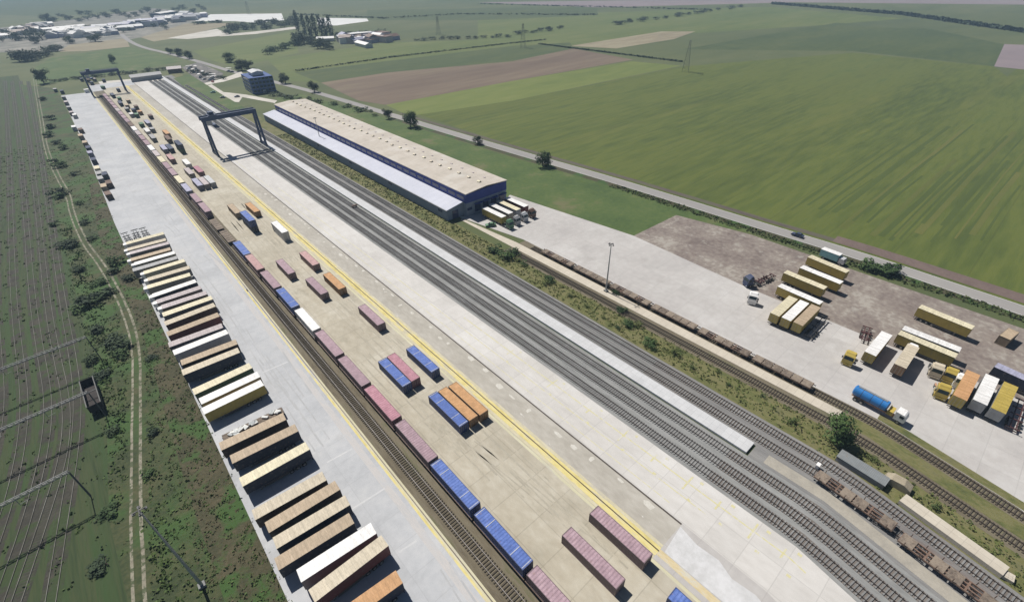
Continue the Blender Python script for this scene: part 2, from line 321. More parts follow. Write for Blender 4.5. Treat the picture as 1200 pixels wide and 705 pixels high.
band('concrete_path', 128.0, 131.5, 150, 380, .01, m_gray)
ROAD = [(142, 40), (147, 45), (157, 51.5), (172, 57), (195, 62), (236, 73), (268, 83), (300, 91), (325, 97), (370, 108), (460, 135), (500, 147), (600, 177), (700, 205.5), (800, 236), (900, 267), (1017, 302.5), (1110, 334), (1200, 364), (1330, 410)]
rw = [(p.x, p.y) for p in smooth([Vector(G(*p)) for p in ROAD])]
ribbon('road', rw, 6.6, .04, m_asph, h=.1)
m_soil = mat('ditch_soil', [(.07, .055, .045), (.1, .085, .065), (.09, .1, .045)], scale=.2, stretch=(1, .2), fine=6)
def offset(pts, d):
    out = []
    for i, p in enumerate(pts):
        q = Vector(pts[min(i+1, len(pts)-1)])-Vector(pts[max(i-1, 0)]); q.normalize(); out.append((p[0]-q.y*d, p[1]+q.x*d))
    return out
near = [p for p in rw if p[1] < 330]
ribbon('ditch', offset(near, 6.5), 3.2, -.015, m_soil); ribbon('verge', offset(near, -5), 3.6, -.005, m_brownverge)
ribbon('ditch', offset([p for p in rw if p[1] < 45], 8), 6, -.012, mat('bare_soil', [(.12, .085, .075), (.17, .125, .105)], scale=.2, fine=6))
# road markings: pale edge and centre line
m_line = mat('road_paint', [(.6, .6, .58), (.7, .7, .68)], scale=1)
ribbon('road_marking', offset(near, 3.0), .15, .046, m_line); ribbon('road_marking', offset(near, -3.0), .15, .046, m_line)
# side roads and yards near the office
px_field('side_road', [(262, 92), (283, 84), (286, 89), (262, 96), (245, 99), (236, 103), (230, 100)], FL(6), m_pale)
px_field('office_yard', [(238, 102), (248, 99), (262, 108), (288, 111), (325, 118), (322, 121), (284, 114), (280, 120), (268, 119), (252, 112)], FL(6), m_pale)
px_field('scrap_yard', [(213, 79), (232, 73), (262, 86), (258, 92), (238, 98), (226, 90)], FL(5), mat('oily_soil', [(.06, .06, .055), (.14, .13, .12), (.3, .28, .26)], scale=.15, fine=5))
px_field('head_slab', [(115, 96), (150, 93), (190, 90), (192, 94), (160, 98), (118, 100)], FL(5), m_pale)
px_field('verge', [(203, 92), (222, 87), (262, 112), (290, 128), (268, 132), (236, 118)], FL(6), m_grass)

m_tyremark = mat('tyre_mark', [(.33, .30, .24), (.38, .35, .28), (.45, .41, .33)], scale=.6, stretch=(1, .3), blot=((.46, .42, .335), .5, .5, .08, .9)); m_tyrepad = mat('tyre_mark_pad', [(.37, .375, .38), (.42, .425, .43)], scale=.6, stretch=(1, .3), blot=((.46, .465, .475), .5, .5, .08, .9))
for i in range(34):
    yard = i % 3; x = rl.uniform(30.5, 43) if yard else rl.uniform(9, 18); y = rl.uniform(12, 240); ln = rl.uniform(14, 60); bx = rl.uniform(-3, 3) if rl.random() < .6 else 0
    for dx in (0, 1.9):
        ribbon('tyre_mark', [(x+dx+bx*(t/6)**2, y+ln*t/6) for t in range(7)], rl.uniform(.25, .4), (.0845 if yard else .0735)+i*.0000+dx*.0003, m_tyremark if yard else m_tyrepad)
m_crack = mat('repair_strip', [(.5, .51, .52), (.57, .57, .57)], scale=.6)
for y, x0, x1 in ((60.5, 9.5, 17), (74, 11, 16.6), (112, 10, 16.5), (47, 12.5, 16)): sheet('repair_strip', [(x0, y), (x1, y-.4), (x1, y), (x0, y+.35)], .0745, m_crack)
# ------------------------------------------------------------------ railway tracks
m_rail = mat('rail_steel', [(.055, .042, .036), (.10, .075, .062)], scale=1, rough=.5, metal=.3)
m_railb = mat('worn_rail_steel', [(.42, .40, .39), (.55, .53, .52)], scale=1, rough=.4, metal=.3)
m_sl = mat('concrete_sleeper', [(.17, .168, .164), (.215, .214, .21), (.31, .312, .306)], scale=.07, fine=12)
m_slw = mat('timber_sleeper', [(.06, .05, .037), (.10, .083, .06)], scale=.8, fine=4)
def track(label, pts, msl, mr, z=.0, sp=.62, group='railway tracks', hide_sl=False):
    P3 = [Vector(p) for p in pts]
    o = thing('railway_track', label, 'track', P3[0].x, P3[0].y, z, 0, group)
    rails = [MB(), MB()]; sl = MB(); O = P3[0]
    n = len(P3); nr = []
    for i in range(n):
        q = (P3[min(i+1, n-1)]-P3[max(i-1, 0)]).normalized(); nr.append(Vector((-q.y, q.x)))
    for i in range(n-1):
        for k, s in enumerate((-.76, .76)):
            a = P3[i]+nr[i]*s-O; b = P3[i+1]+nr[i+1]*s-O
            rails[k].bar((a.x, a.y, .24), (b.x, b.y, .24), .09, .16)
    acc = 0.0
    for i in range(n-1):
        d = P3[i+1]-P3[i]; L = d.length; u = d/L; nn = Vector((-u.y, u.x)); t = acc
        while t < L:
            c = P3[i]+u*t-O; a = c-nn*1.25; b = c+nn*1.25
            sl.bar((a.x, a.y, .09), (b.x, b.y, .09), .25, .14); t += sp
        acc = t-L
    for k in (0, 1):
        r = bpy.data.objects.new('rail', rails[k].mesh('rail', mr)); col.objects.link(r); r.parent = o
    s_ = bpy.data.objects.new('sleepers', sl.mesh('sleepers', msl)); col.objects.link(s_); s_.parent = o; s_['kind'] = 'stuff'
    return o
def straight(x, y0, y1, step=8):
    ys = [y0]; 
    while ys[-1]+step < y1: ys.append(ys[-1]+step)
    ys.append(y1); return [(sx(x, y) if x > 50 else x, y) for y in ys]
TN = [(68.2, 'railway track beside the pale concrete road'), (72.1, 'railway track in the middle of the three left of the white platform'), (76.0, 'railway track along the left side of the white platform')]
m_oil = mat('oily_ballast', [(.15, .147, .14), (.195, .19, .182), (.235, .228, .218)], scale=.3, stretch=(1, .08), fine=8, bump=.5); m_rusty = mat('rusty_ballast', [(.12, .10, .09), (.155, .135, .12), (.19, .17, .155)], scale=.3, stretch=(1, .1), fine=8, bump=.5)
for x in (68.2, 72.1, 76.0, 84.3, 88.3):
    y1 = 18 if x < 80 else 45
    band('ballast', x-.66, x+.66, y1, 600, .012, m_oil, bend=True); band('ballast', x-1.3, x+1.3, -70, y1, .012, m_rusty, bend=True)
for x, lb in TN: track('grey ballasted '+lb, straight(x, -60, 622), m_sl, m_rail)
track('railway track along the right side of the white platform', straight(84.3, -60, 620), m_sl, m_rail, z=.004)
track('outermost grey railway track beside the weedy verge', straight(88.3, -60, 560), m_sl, m_rail, z=.004)
track('empty brown railway track beside the long pad', straight(23.0, 5, 560), m_slw, mat('dusty_rail', [(.16, .14, .125), (.34, .31, .29)], scale=.15, rough=.5))
track('brown railway track carrying the container wagons', straight(26.9, 5, 110)+[(26.3, 170), (25.6, 260), (25.2, 560)], m_slw, m_rail)
track('old dark track on the left of the narrow concrete strip', straight(100.4, -60, 116), m_slw, m_rail)
track('old dark track on the right of the narrow concrete strip', straight(107.7, -60, 112), m_slw, m_rail)
m_dull = mat('dull_rail', [(.05, .048, .035), (.085, .08, .062), (.17, .165, .14)], scale=.05, rough=.6)
m_buried = mat('buried_sleeper', [(.035, .038, .022), (.06, .055, .042)], scale=.5)
LT = [[(24, 95), (36, 176), (46, 262), (55, 351), (66, 415), (79, 470), (77, 528), (55, 600), (20, 703), (-10, 790)],
      [(14, 95), (24, 176), (31, 262), (38, 351), (48, 415), (58, 470), (53, 528), (32, 610), (4, 690), (-20, 760)],
      [(6, 95), (11, 176), (13, 262), (16, 351), (23, 415), (30, 470), (25, 528), (8, 600), (-25, 690)],
      [(33, 95), (47, 176), (60, 262), (73, 351), (86, 420), (92, 470), (88, 528), (76, 600), (60, 703), (45, 790)],
      [(-4, 95), (-2, 176), (-4, 262), (-6, 351), (-2, 415), (2, 470), (-6, 528), (-30, 600)]]
m_obed = mat('old_trackbed', [(.026, .024, .018), (.040, .037, .027), (.06, .055, .04)], scale=.25, fine=6, bump=.5, blot=((.032, .055, .013), .16, .48, .08, .9))
for i, L in enumerate(LT):
    ribbon('trackbed', [(p.x, p.y) for p in smooth([Vector(G(*p)) for p in L], 3)], 3.1, -.026+.0015*i, m_obed)
for i, L in enumerate(LT):
    lw = [(p.x, p.y) for p in smooth([Vector(G(*p)) for p in L], 3)]
    track('overgrown curving track in the dark railway land, ' + ['second from the dirt path', 'third from the dirt path', 'fourth from the dirt path', 'nearest to the dirt path', 'outermost at the far left edge'][i],
          lw, m_buried, m_dull, z=-.185, group='overgrown tracks on the left')
# white platform between the tracks
def plat(b):
    b.box(-1.8, 1.8, 0, 612, 0, .55)
tag(part('platform', None, (1,), plat, m_plat), 'long narrow white concrete platform between the railway tracks', 'platform').location = (80.2, 15.5, 0)
def crane_rail(x, y0, y1, lb):
    b = MB(); b.box(-.08, .08, 0, y1-y0, 0, .14)
    o = bpy.data.objects.new('crane_rail', b.mesh('crane_rail', m_rail)); col.objects.link(o); o.location = (x, y0, .09); tag(o, lb, 'rail', 'rails the gantry cranes run on')
crane_rail(19.8, 18, 585, 'steel crane rail along the yellow edge of the long pad')
crane_rail(47.2, 16, 585, 'steel crane rail on the broad yellow painted line')

# ------------------------------------------------------------------ containers
m_frame = mat('grimy_steel', [(.05, .05, .055), (.09, .085, .08)], scale=2, rough=.7)
m_tyre = mat('tyre_rubber', [(.018, .018, .018), (.035, .033, .03)], scale=4)
m_hub = mat('wheel_hub', [(.25, .25, .24), (.4, .4, .38)], scale=4, metal=.4, rough=.5)
m_glass = mat('cab_glass', [(.015, .025, .03), (.03, .045, .05)], scale=1, rough=.08)
C = dict(mauve=(.35, .24, .275), pink=(.47, .29, .28), rose=(.40, .19, .235), blue=(.085, .15, .42), navy=(.03, .045, .10), lavender=(.38, .38, .50), orange=(.52, .29, .13), tan=(.45, .35, .24),
         white=(.78, .77, .75), cream=(.68, .62, .44), grey=(.36, .36, .36), brown=(.14, .08, .055), red=(.4, .1, .09), teal=(.2, .4, .42), green=(.09, .2, .11), silver=(.5, .51, .52), dust=(.48, .42, .42), yellow=(.45, .34, .07), sand=(.56, .49, .37))
def pm(c): return paint('paint_'+c, C[c])
def pw_(c):   # side walls: base paint darkened, their shade put into the colour
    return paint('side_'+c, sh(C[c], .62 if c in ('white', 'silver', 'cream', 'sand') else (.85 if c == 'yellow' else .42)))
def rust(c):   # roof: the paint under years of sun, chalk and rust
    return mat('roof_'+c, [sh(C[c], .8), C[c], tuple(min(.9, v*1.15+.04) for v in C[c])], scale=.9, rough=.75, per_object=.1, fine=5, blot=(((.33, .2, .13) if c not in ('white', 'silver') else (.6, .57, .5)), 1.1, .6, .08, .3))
def corrugated(b, L, ax, at, z0, z1, sgn, amp=.04, per=.28):
    """wave plate; ax 'x' = wall at x=at running along y; 'end' = wall at y=at running along x; 'roof'"""
    n = max(2, int(L/per)); st = L/n; pts = []
    for i in range(n):
        y = -L/2+i*st; pts += [(y, 0), (y+st*.35, 0), (y+st*.5, 1), (y+st*.85, 1)]
    pts.append((L/2, 0))
    for (u0, h0), (u1, h1) in zip(pts, pts[1:]):
        if ax == 'x':
            a0 = at-sgn*amp*h0; a1 = at-sgn*amp*h1
            q = [(a0, u0, z0), (a1, u1, z0), (a1, u1, z1), (a0, u0, z1)]
        elif ax == 'end':
            a0 = at-sgn*amp*h0; a1 = at-sgn*amp*h1
            q = [(u1, a1, z0), (u0, a0, z0), (u0, a0, z1), (u1, a1, z1)]
        else:
            q = [(z0, u0, at-amp*h0), (z1, u0, at-amp*h0), (z1, u1, at-amp*h1), (z0, u1, at-amp*h1)]
        b.quad(*(q if (sgn > 0) else q[::-1]))
def container(label, x, y, c, L=12.19, z=0., h=2.6, rz=0, group='shipping containers in the yard', name='shipping_container', bands=False, roofc=None):
    """x, y = middle of the base"""
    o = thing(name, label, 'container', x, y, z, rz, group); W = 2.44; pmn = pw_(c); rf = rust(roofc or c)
    def walls(b):
        corrugated(b, L-.3, 'x', -W/2+.03, .15, h-.1, -1); corrugated(b, L-.3, 'x', W/2-.03, .15, h-.1, 1)
        corrugated(b, W-.3, 'end', L/2-.04, .15, h-.1, 1)
    def roof(b):
        b.box(-W/2+.1, W/2-.1, -L/2+.1, L/2-.1, h-.12, h-.07)
        corrugated(b, L-.24, 'roof', h-.012, -W/2+.11, W/2-.11, 1, amp=.03, per=.6)
    def frame(b):
        for sx_ in (-1, 1):
            b.box(sx_*W/2-(.0 if sx_ < 0 else .1), sx_*W/2+(.1 if sx_ < 0 else 0), -L/2, L/2, 0, .17)
            b.box(sx_*W/2-(.0 if sx_ < 0 else .1), sx_*W/2+(.1 if sx_ < 0 else 0), -L/2, L/2, h-.1, h)
            for sy in (-1, 1):
                b.box(sx_*W/2-(-.001 if sx_ < 0 else .16), sx_*W/2+(.16 if sx_ < 0 else -.001), sy*(L/2)-(-.001 if sy < 0 else .16), sy*(L/2)+(.16 if sy < 0 else -.001), .172, h-.102)
        for sy in (-1, 1):
            y0 = sy*L/2; y1 = y0-sy*.14
            b.box(-W/2+.1, W/2-.1, min(y0, y1), max(y0, y1), 0.002, .168); b.box(-W/2+.1, W/2-.1, min(y0, y1), max(y0, y1), h-.13, h-.002)
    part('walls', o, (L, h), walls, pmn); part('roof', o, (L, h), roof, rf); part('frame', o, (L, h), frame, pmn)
    part('floor', o, (L,), lambda b: b.box(-W/2+.12, W/2-.12, -L/2+.15, L/2-.15, .1, .145), m_frame)
    for s in (-1, 1):
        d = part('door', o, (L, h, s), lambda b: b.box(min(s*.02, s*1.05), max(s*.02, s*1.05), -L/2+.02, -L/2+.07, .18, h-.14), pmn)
        def bars(b):
            for u in (.3, .8): b.cyl((s*u, -L/2-.01, .2), (s*u, -L/2-.01, h-.16), .025, n=6); b.box(s*u-.12, s*u+.12, -L/2-.05, -L/2-.02, 1.1, 1.15)
        part('locking_bars', d, (L, h, s), bars, m_hub)
    if bands:
        for u in (-L/2+.35, -L/2+3.3, L/2-3.3, L/2-.35):
            part('roof_band', o, (L, round(u, 2)), lambda b: b.box(-W/2+.12, W/2-.12, u-.06, u+.06, h-.011, h+.006), pm('silver'))
    return o

def bogie(parent, y, gauge=.76, z=0, fr=None):
    o = part('bogie', parent, (gauge,), lambda b: (b.box(-1.0, -.88, -1.3, 1.3, .55, .8), b.box(.88, 1.0, -1.3, 1.3, .55, .8), b.box(-.88, .88, -.3, .3, .5, .85)), fr or m_frame)
    o.location = (0, y, z)
    for yy in (-.9, .9):
        wv = part('wheelset', o, (gauge,), lambda b: (b.cyl((-.82, 0, 0), (-.7, 0, 0), .46, n=14), b.cyl((.7, 0, 0), (.82, 0, 0), .46, n=14), b.cyl((-.7, 0, 0), (.7, 0, 0), .08, n=8)), m_frame)
        wv.location = (0, yy, .46)
    return o
m_wag = paint('wagon_rust', (.17, .11, .08), d=.3)
m_wagd = mat('wagon_deck', [(.12, .095, .075), (.2, .16, .125), (.27, .22, .17)], scale=.8, fine=4, per_object=.2)
def wagon(label, x, y, L=14.6, rz=0, deck=False, stakes=False, name='flat_wagon', group='flat wagons', mf=None):
    o = thing(name, label, 'wagon', x, y, .3, rz, group); mf = mf or m_wag
    def fr(b):
        b.box(-.55, -.3, -L/2+.3, L/2-.3, .75, 1.05); b.box(.3, .55, -L/2+.3, L/2-.3, .75, 1.05)
        b.box(-1.3, -1.12, -L/2, L/2, .8, 1.08); b.box(1.12, 1.3, -L/2, L/2, .8, 1.08)
        k = 7
        for i in range(k+1):
            yy = -L/2+.15+i*(L-.3)/k; b.box(-1.12, 1.12, yy-.14, yy+.14, .82, 1.06)
    part('frame', o, (L,), fr, mf)
    if deck:
        k = 6; sg = L/k
        for i in range(k):
            if i % 3 != 1 or deck == 2: part('deck_panel', o, (L, i), lambda b: b.box(-1.24, 1.24, -L/2+i*sg+.12, -L/2+(i+1)*sg-.12, 1.08, 1.15), m_wagd)
    if stakes:
        for s in (-1, 1):
            for i in range(6):
                yy = -L/2+1+i*(L-2)/5
                part('stake', o, (s, i, L), lambda b: b.box(s*1.34-.05, s*1.34+.05, yy-.06, yy+.06, .8, 1.9), mf)
    for s in (-1, 1):
        bogie(o, s*(L/2-2.4))
        for u in (-.85, .85):
            part('buffer', o, (L, s, u), lambda b: (b.cyl((u, s*L/2, .92), (u, s*(L/2+.45), .92), .1, n=8), b.cyl((u, s*(L/2+.45), .92), (u, s*(L/2+.5), .92), .24, n=10)), m_frame)
    return o

# container train (measured ends along the line)
TR = [(185.5, 173.9, 'blue'), (172.4, 159.3, 'pink'), (156.8, 144.3, 'mauve'), (142.1, 130.2, 'blue'), (127.6, 114.7, 'white'), (113.3, 100.1, 'mauve'), (98.9, 85.5, 'mauve'),
      (84.6, 71.1, 'rose'), (70.0, 56.8, 'mauve'), (55.7, 43.2, 'blue'), (41.6, 28.6, 'blue'), (27.5, 14.5, 'mauve')]
def tx(y): return 26.9 if y < 110 else (26.9+(26.3-26.9)*(y-110)/60 if y < 170 else (26.3-.7*(y-170)/90 if y < 260 else 25.6-.4*(y-260)/300))
LT_ = {'blue': 'blue', 'pink': 'salmon pink', 'mauve': 'faded mauve', 'white': 'white', 'rose': 'deep rose', 'cream': 'cream', 'lavender': 'lavender', 'brown': 'brown', 'grey': 'grey', 'orange': 'orange', 'tan': 'tan'}
for i, (a, b_, c) in enumerate(TR):
    k = len(TR)-i; yc = (a+b_)/2; L = 13.2
    wagon('flat wagon under the %s container, %s from the near end of the train' % (LT_[c], ORD[k]), tx(yc), yc, L=13.9, group='container wagons of the train')
    big_ = c == 'blue' and i >= 9
    container('%s container riding on the train, %s wagon from the near end' % (LT_[c], ORD[k]), tx(yc), yc, c, L=L, z=1.42, group='containers on the train', bands=(c == 'blue'))
TR2 = [(249.8, 236.8, 'mauve'), (235.8, 222.8, 'mauve'), (266.5, 254.0, 'lavender'), (281, 268.5, 'cream'), (295, 283, 'mauve'), (308.5, 296.5, 'mauve'), (322, 310, 'cream'), (336, 324, 'dust'), (350, 338, 'white'), (364, 352, 'mauve'), (378, 366, 'mauve'), (392, 380, 'dust'),
       (406, 394, 'white'), (420, 408, 'brown'), (434, 422, 'mauve'), (448, 436, 'mauve'), (462, 450, 'mauve'), (476, 464, 'dust'), (490, 478, 'mauve'), (504, 492, 'mauve'), (518, 506, 'mauve'), (532, 520, 'mauve'), (546, 534, 'mauve')]
TR2.sort()
for i, (a, b_, c) in enumerate(sorted(TR2, key=lambda t: t[0])):
    yc = (a+b_)/2; nm = {'dust': 'dusty pink'}.get(c) or LT_[c]
    wagon('flat wagon under a %s container, %s beyond the empty wagons' % (nm, ORD[i+1]), tx(yc), yc, L=13.2, group='container wagons of the train')
    container('%s container on the far train, %s beyond the empty wagons' % (nm, ORD[i+1]), tx(yc), yc, c, L=12.6, z=1.42, group='containers on the train')
wagon('empty brown flat wagon just past the mauve container of the train', 25.7, 214, L=12.5, deck=2, group='empty wagons within the train')
wagon('empty brown flat wagon just before the blue container of the train', 25.9, 199.5, L=12.5, deck=2, group='empty wagons within the train')

# yard containers: (x centre, y centre, colour, length, z, height, label)
YC = [(43.4, 22.0, 'mauve', 12.19, 0, 2.6, 'long mauve container at the near end, against the broad yellow line'),
      (36.6, 22.6, 'mauve', 12.19, 0, 2.6, 'long mauve container at the near end, between the train and its twin'),
      (42.7, 85.6, 'blue', 12.19, 0, 2.6, 'single blue container beside the blue and red pair'),
      (34.7, 86.2, 'blue', 12.4, 0, 2.6, 'blue container pushed against the red one'),
      (37.3, 86.3, 'rose', 12.4, 0, 2.6, 'red rose container pushed against a blue one'),
      (37.6, 67.0, 'blue', 12.6, 0, 2.6, 'blue container beside the two orange ones'),
      (40.25, 66.8, 'orange', 12.4, 0, 2.6, 'orange container between the blue and the other orange one'),
      (43.0, 66.5, 'orange', 12.4, 0, 2.6, 'orange container nearest the yellow line beside its orange twin'),
      (42.1, 112.2, 'mauve', 12.4, 0, 2.6, 'lone mauve container by the yellow line north of the blue one'),
      (33.6, 157.8, 'mauve', 12.19, 0, 2.6, 'mauve container near the train, opposite the pink one'),
      (42.0, 157.7, 'pink', 12.4, 0, 2.6, 'pink container beside the yellow line'),
      (36.6, 138.6, 'mauve', 12.4, 0, 2.6, 'mauve container beside the orange one'),
      (42.1, 137.4, 'orange', 12.4, 0, 2.6, 'faded orange container by the yellow line beside a mauve one'),
      (42.6, 187.4, 'white', 12.6, 0, 3.9, 'tall white box container by the yellow line, taller than its neighbours'),
      (41.6, 218, 'orange', 12.6, 0, 2.6, 'small bright orange container beside the blue stack'),
      (36.0, 203.7, 'navy', 12.4, 0, 2.6, 'dark blue container at the bottom of the stack'),
      (36.0, 203.7, 'blue', 12.4, 2.62, 2.6, 'blue container on top of the dark blue one'),
      (35.3, 222.2, 'tan', 12.6, 0, 2.6, 'tan container behind the blue stack'),
      (31.6, 268.5, 'lavender', 13, 0, 2.6, 'pale lavender container in the block of three, nearest the train'),
      (34.3, 268.0, 'dust', 13, 0, 2.6, 'dusty pink container in the middle of the block of three'),
      (37.0, 268.3, 'silver', 13, 0, 2.6, 'silver container in the block of three, on the yellow line side'),
      (36.8, 288.5, 'rose', 12.2, 0, 2.6, 'small dark rose container just beyond the block of three'),
      (32.5, 289, 'dust', 12.2, 0, 2.6, 'dusty pink container beyond the block of three, train side'),
      (35.0, 306, 'white', 11, 0, 2.6, 'bright white container beyond the block of three'),
      (30.5, 322, 'pink', 12.2, 0, 2.6, 'salmon container standing near the pale train wagons'),
      (38.6, 338, 'green', 12.2, 0, 2.6, 'dark green container standing by the yellow line'),
      (38.6, 338, 'navy', 12.2, 2.62, 2.6, 'navy container on top of the dark green one'),
      (37.6, 366, 'brown', 12.2, 0, 2.6, 'brown container beyond the dark green stack'),
      (39.5, 381, 'orange', 12.2, 0, 2.6, 'rusty orange container beyond the brown one'),
      (31.4, 345, 'lavender', 12.2, 0, 2.6, 'lavender white container halfway along the far yard'),
      (34.2, 344, 'navy', 12.2, 0, 2.6, 'navy container beside the lavender white one'),
      (31.0, 376, 'grey', 12.2, 0, 2.6, 'grey container in the far yard near the train'),
      (31.3, 396, 'white', 12.2, 0, 2.6, 'white container in the far yard near the train'),
      (34.5, 398, 'grey', 6.06, 0, 2.6, 'short grey container beside the far white one'),
      (35.5, 420, 'lavender', 12.2, 0, 2.6, 'lavender container in the far yard by the yellow line'),
      (31.5, 418, 'green', 6.06, 0, 2.6, 'short green container in the far yard near the train'),
      (33.8, 452, 'green', 6.06, 0, 2.6, 'short dark green container deep in the far yard'),
      (31.2, 456, 'white', 6.06, 0, 2.6, 'short white container deep in the far yard'),
      (37.2, 460, 'orange', 6.06, 0, 2.6, 'short rusty container deep in the far yard'),
      (34.8, 471, 'navy', 6.06, 0, 2.6, 'short navy container deep in the far yard'),
      (31.5, 478, 'grey', 6.06, 0, 2.6, 'short grey container deep in the far yard'),
      (38.0, 482, 'brown', 6.06, 0, 2.6, 'short brown container deep in the far yard'),
      (33.5, 492, 'tan', 6.06, 0, 2.6, 'short tan container deep in the far yard'),
      (31.0, 507, 'navy', 12.2, 0, 2.6, 'navy container near the far gantry crane'),
      (37.0, 512, 'tan', 6.06, 0, 2.6, 'short tan container near the far gantry crane'),
      (40.5, 440, 'brown', 6.06, 0, 2.6, 'short brown container against the far yellow line'),
      (33.0, 528, 'green', 6.06, 0, 2.6, 'short green container near the far gantry crane'),
      (30.8, 548, 'navy', 12.2, 0, 2.6, 'navy container under the far gantry crane'),
      (41.7, 4.2, 'blue', 12.19, 0, 2.6, 'blue container cut off by the bottom edge, beside the pale slab')]
for x, y, c, L, z, h, lb in YC:
    container(lb, x, y, c, L=L, z=z+.09, h=h, rz=R(random.uniform(-.6, .6)) if y > 30 and z == 0 and not (60 < y < 70) else 0, bands=(c == 'blue' and y > 60))

# ------------------------------------------------------------------ semi trailers
def wheels(o, pts, r=.5, wd=.32):
    for x, y in pts:
        s = 1 if x > 0 else -1
        wv = part('wheel', o, (r, wd), lambda b: b.cyl((-wd/2, 0, 0), (wd/2, 0, 0), r, n=14), m_tyre); wv.location = (x, y, r)
        part('rim', wv, (r, wd, s), lambda b: b.cyl((s*wd/2, 0, 0), (s*(wd/2+.02), 0, 0), r*.55, n=10), m_hub)
def troof(c):
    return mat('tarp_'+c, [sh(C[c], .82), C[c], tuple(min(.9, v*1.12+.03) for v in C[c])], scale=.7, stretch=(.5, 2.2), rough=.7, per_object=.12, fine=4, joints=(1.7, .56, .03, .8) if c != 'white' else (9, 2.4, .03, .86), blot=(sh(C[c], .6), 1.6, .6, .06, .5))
def trailer(label, x, y, rz, rc, wc=None, L=13.3, h=3.95, group='semi trailers on the long pad', reefer=False, ribs=True, doors=None):
    """local +y = front (landing legs), -y = rear doors; x, y = middle"""
    o = thing('semi_trailer', label, 'trailer', x, y, 0, rz, group); W = 2.5; z0 = 1.2
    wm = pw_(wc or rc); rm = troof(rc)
    L0 = L-(0 if not reefer else 1.1); yo = -(L-L0)/2
    def body(b):
        b.box(-W/2, W/2, yo-L0/2+.06, yo+L0/2, z0, h-.05)
        k = int(L0/.6)
        for i in range(k+1):
            yy = yo-L0/2+.1+i*(L0-.2)/k
            for s in (-1, 1): b.box(s*W/2-.012, s*W/2+.012, yy-.02, yy+.02, z0+.1, h-.15)
    def roof(b):
        b.box(-W/2-.02, W/2+.02, yo-L0/2, yo+L0/2+.02, h-.05, h)
        if ribs:
            k = int(L0/1.1)
            for i in range(1, k): yy = yo-L0/2+i*L0/k; b.box(-W/2+.05, W/2-.05, yy-.045, yy+.045, h, h+.03)
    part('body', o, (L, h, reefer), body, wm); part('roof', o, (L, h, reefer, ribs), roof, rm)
    for s in (-1, 1):
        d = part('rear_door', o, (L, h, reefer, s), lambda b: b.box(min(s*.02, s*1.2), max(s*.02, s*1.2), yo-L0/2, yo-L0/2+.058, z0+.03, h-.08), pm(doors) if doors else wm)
        part('locking_bars', d, (L, h, reefer, s), lambda b: [b.cyl((s*u, yo-L0/2-.03, z0+.1), (s*u, yo-L0/2-.03, h-.15), .03, n=6) for u in (.35, .95)], m_hub)
        part('landing_leg', o, (L, s), lambda b: (b.box(s*.85-.08, s*.85+.08, L/2-2.7, L/2-2.5, .1, 1.15), b.box(s*.85-.16, s*.85+.16, L/2-2.8, L/2-2.4, .05, .1)), m_hub)
        part('side_skirt', o, (L, s), lambda b: b.box(s*1.2-.02, s*1.2+.02, -1.6, L/2-3.2, .5, 1.1), m_frame)
    part('chassis', o, (L,), lambda b: (b.box(-.55, -.4, -L/2+.1, L/2-.4, .85, 1.19), b.box(.4, .55, -L/2+.1, L/2-.4, .85, 1.19), b.box(-1.15, 1.15, -L/2+.1, -L/2+.25, .5, .68), b.box(-.4, .4, L/2-1.6, L/2-1.2, 1.0, 1.18), b.box(-.4, .4, -.2, .2, .95, 1.15)), m_frame)
    if reefer:
        r_ = part('refrigeration_unit', o, (L, h), lambda b: (b.box(-.95, .95, yo+L0/2+.03, yo+L0/2+.75, h-2.0, h-.1), b.box(-.8, .8, yo+L0/2+.05, L/2, h-1.3, h-.12)), pm('white'))
    wheels(o, [(s*1.05, -L/2+2.0+i*1.31) for i in range(3) for s in (-1, 1)])
    return o
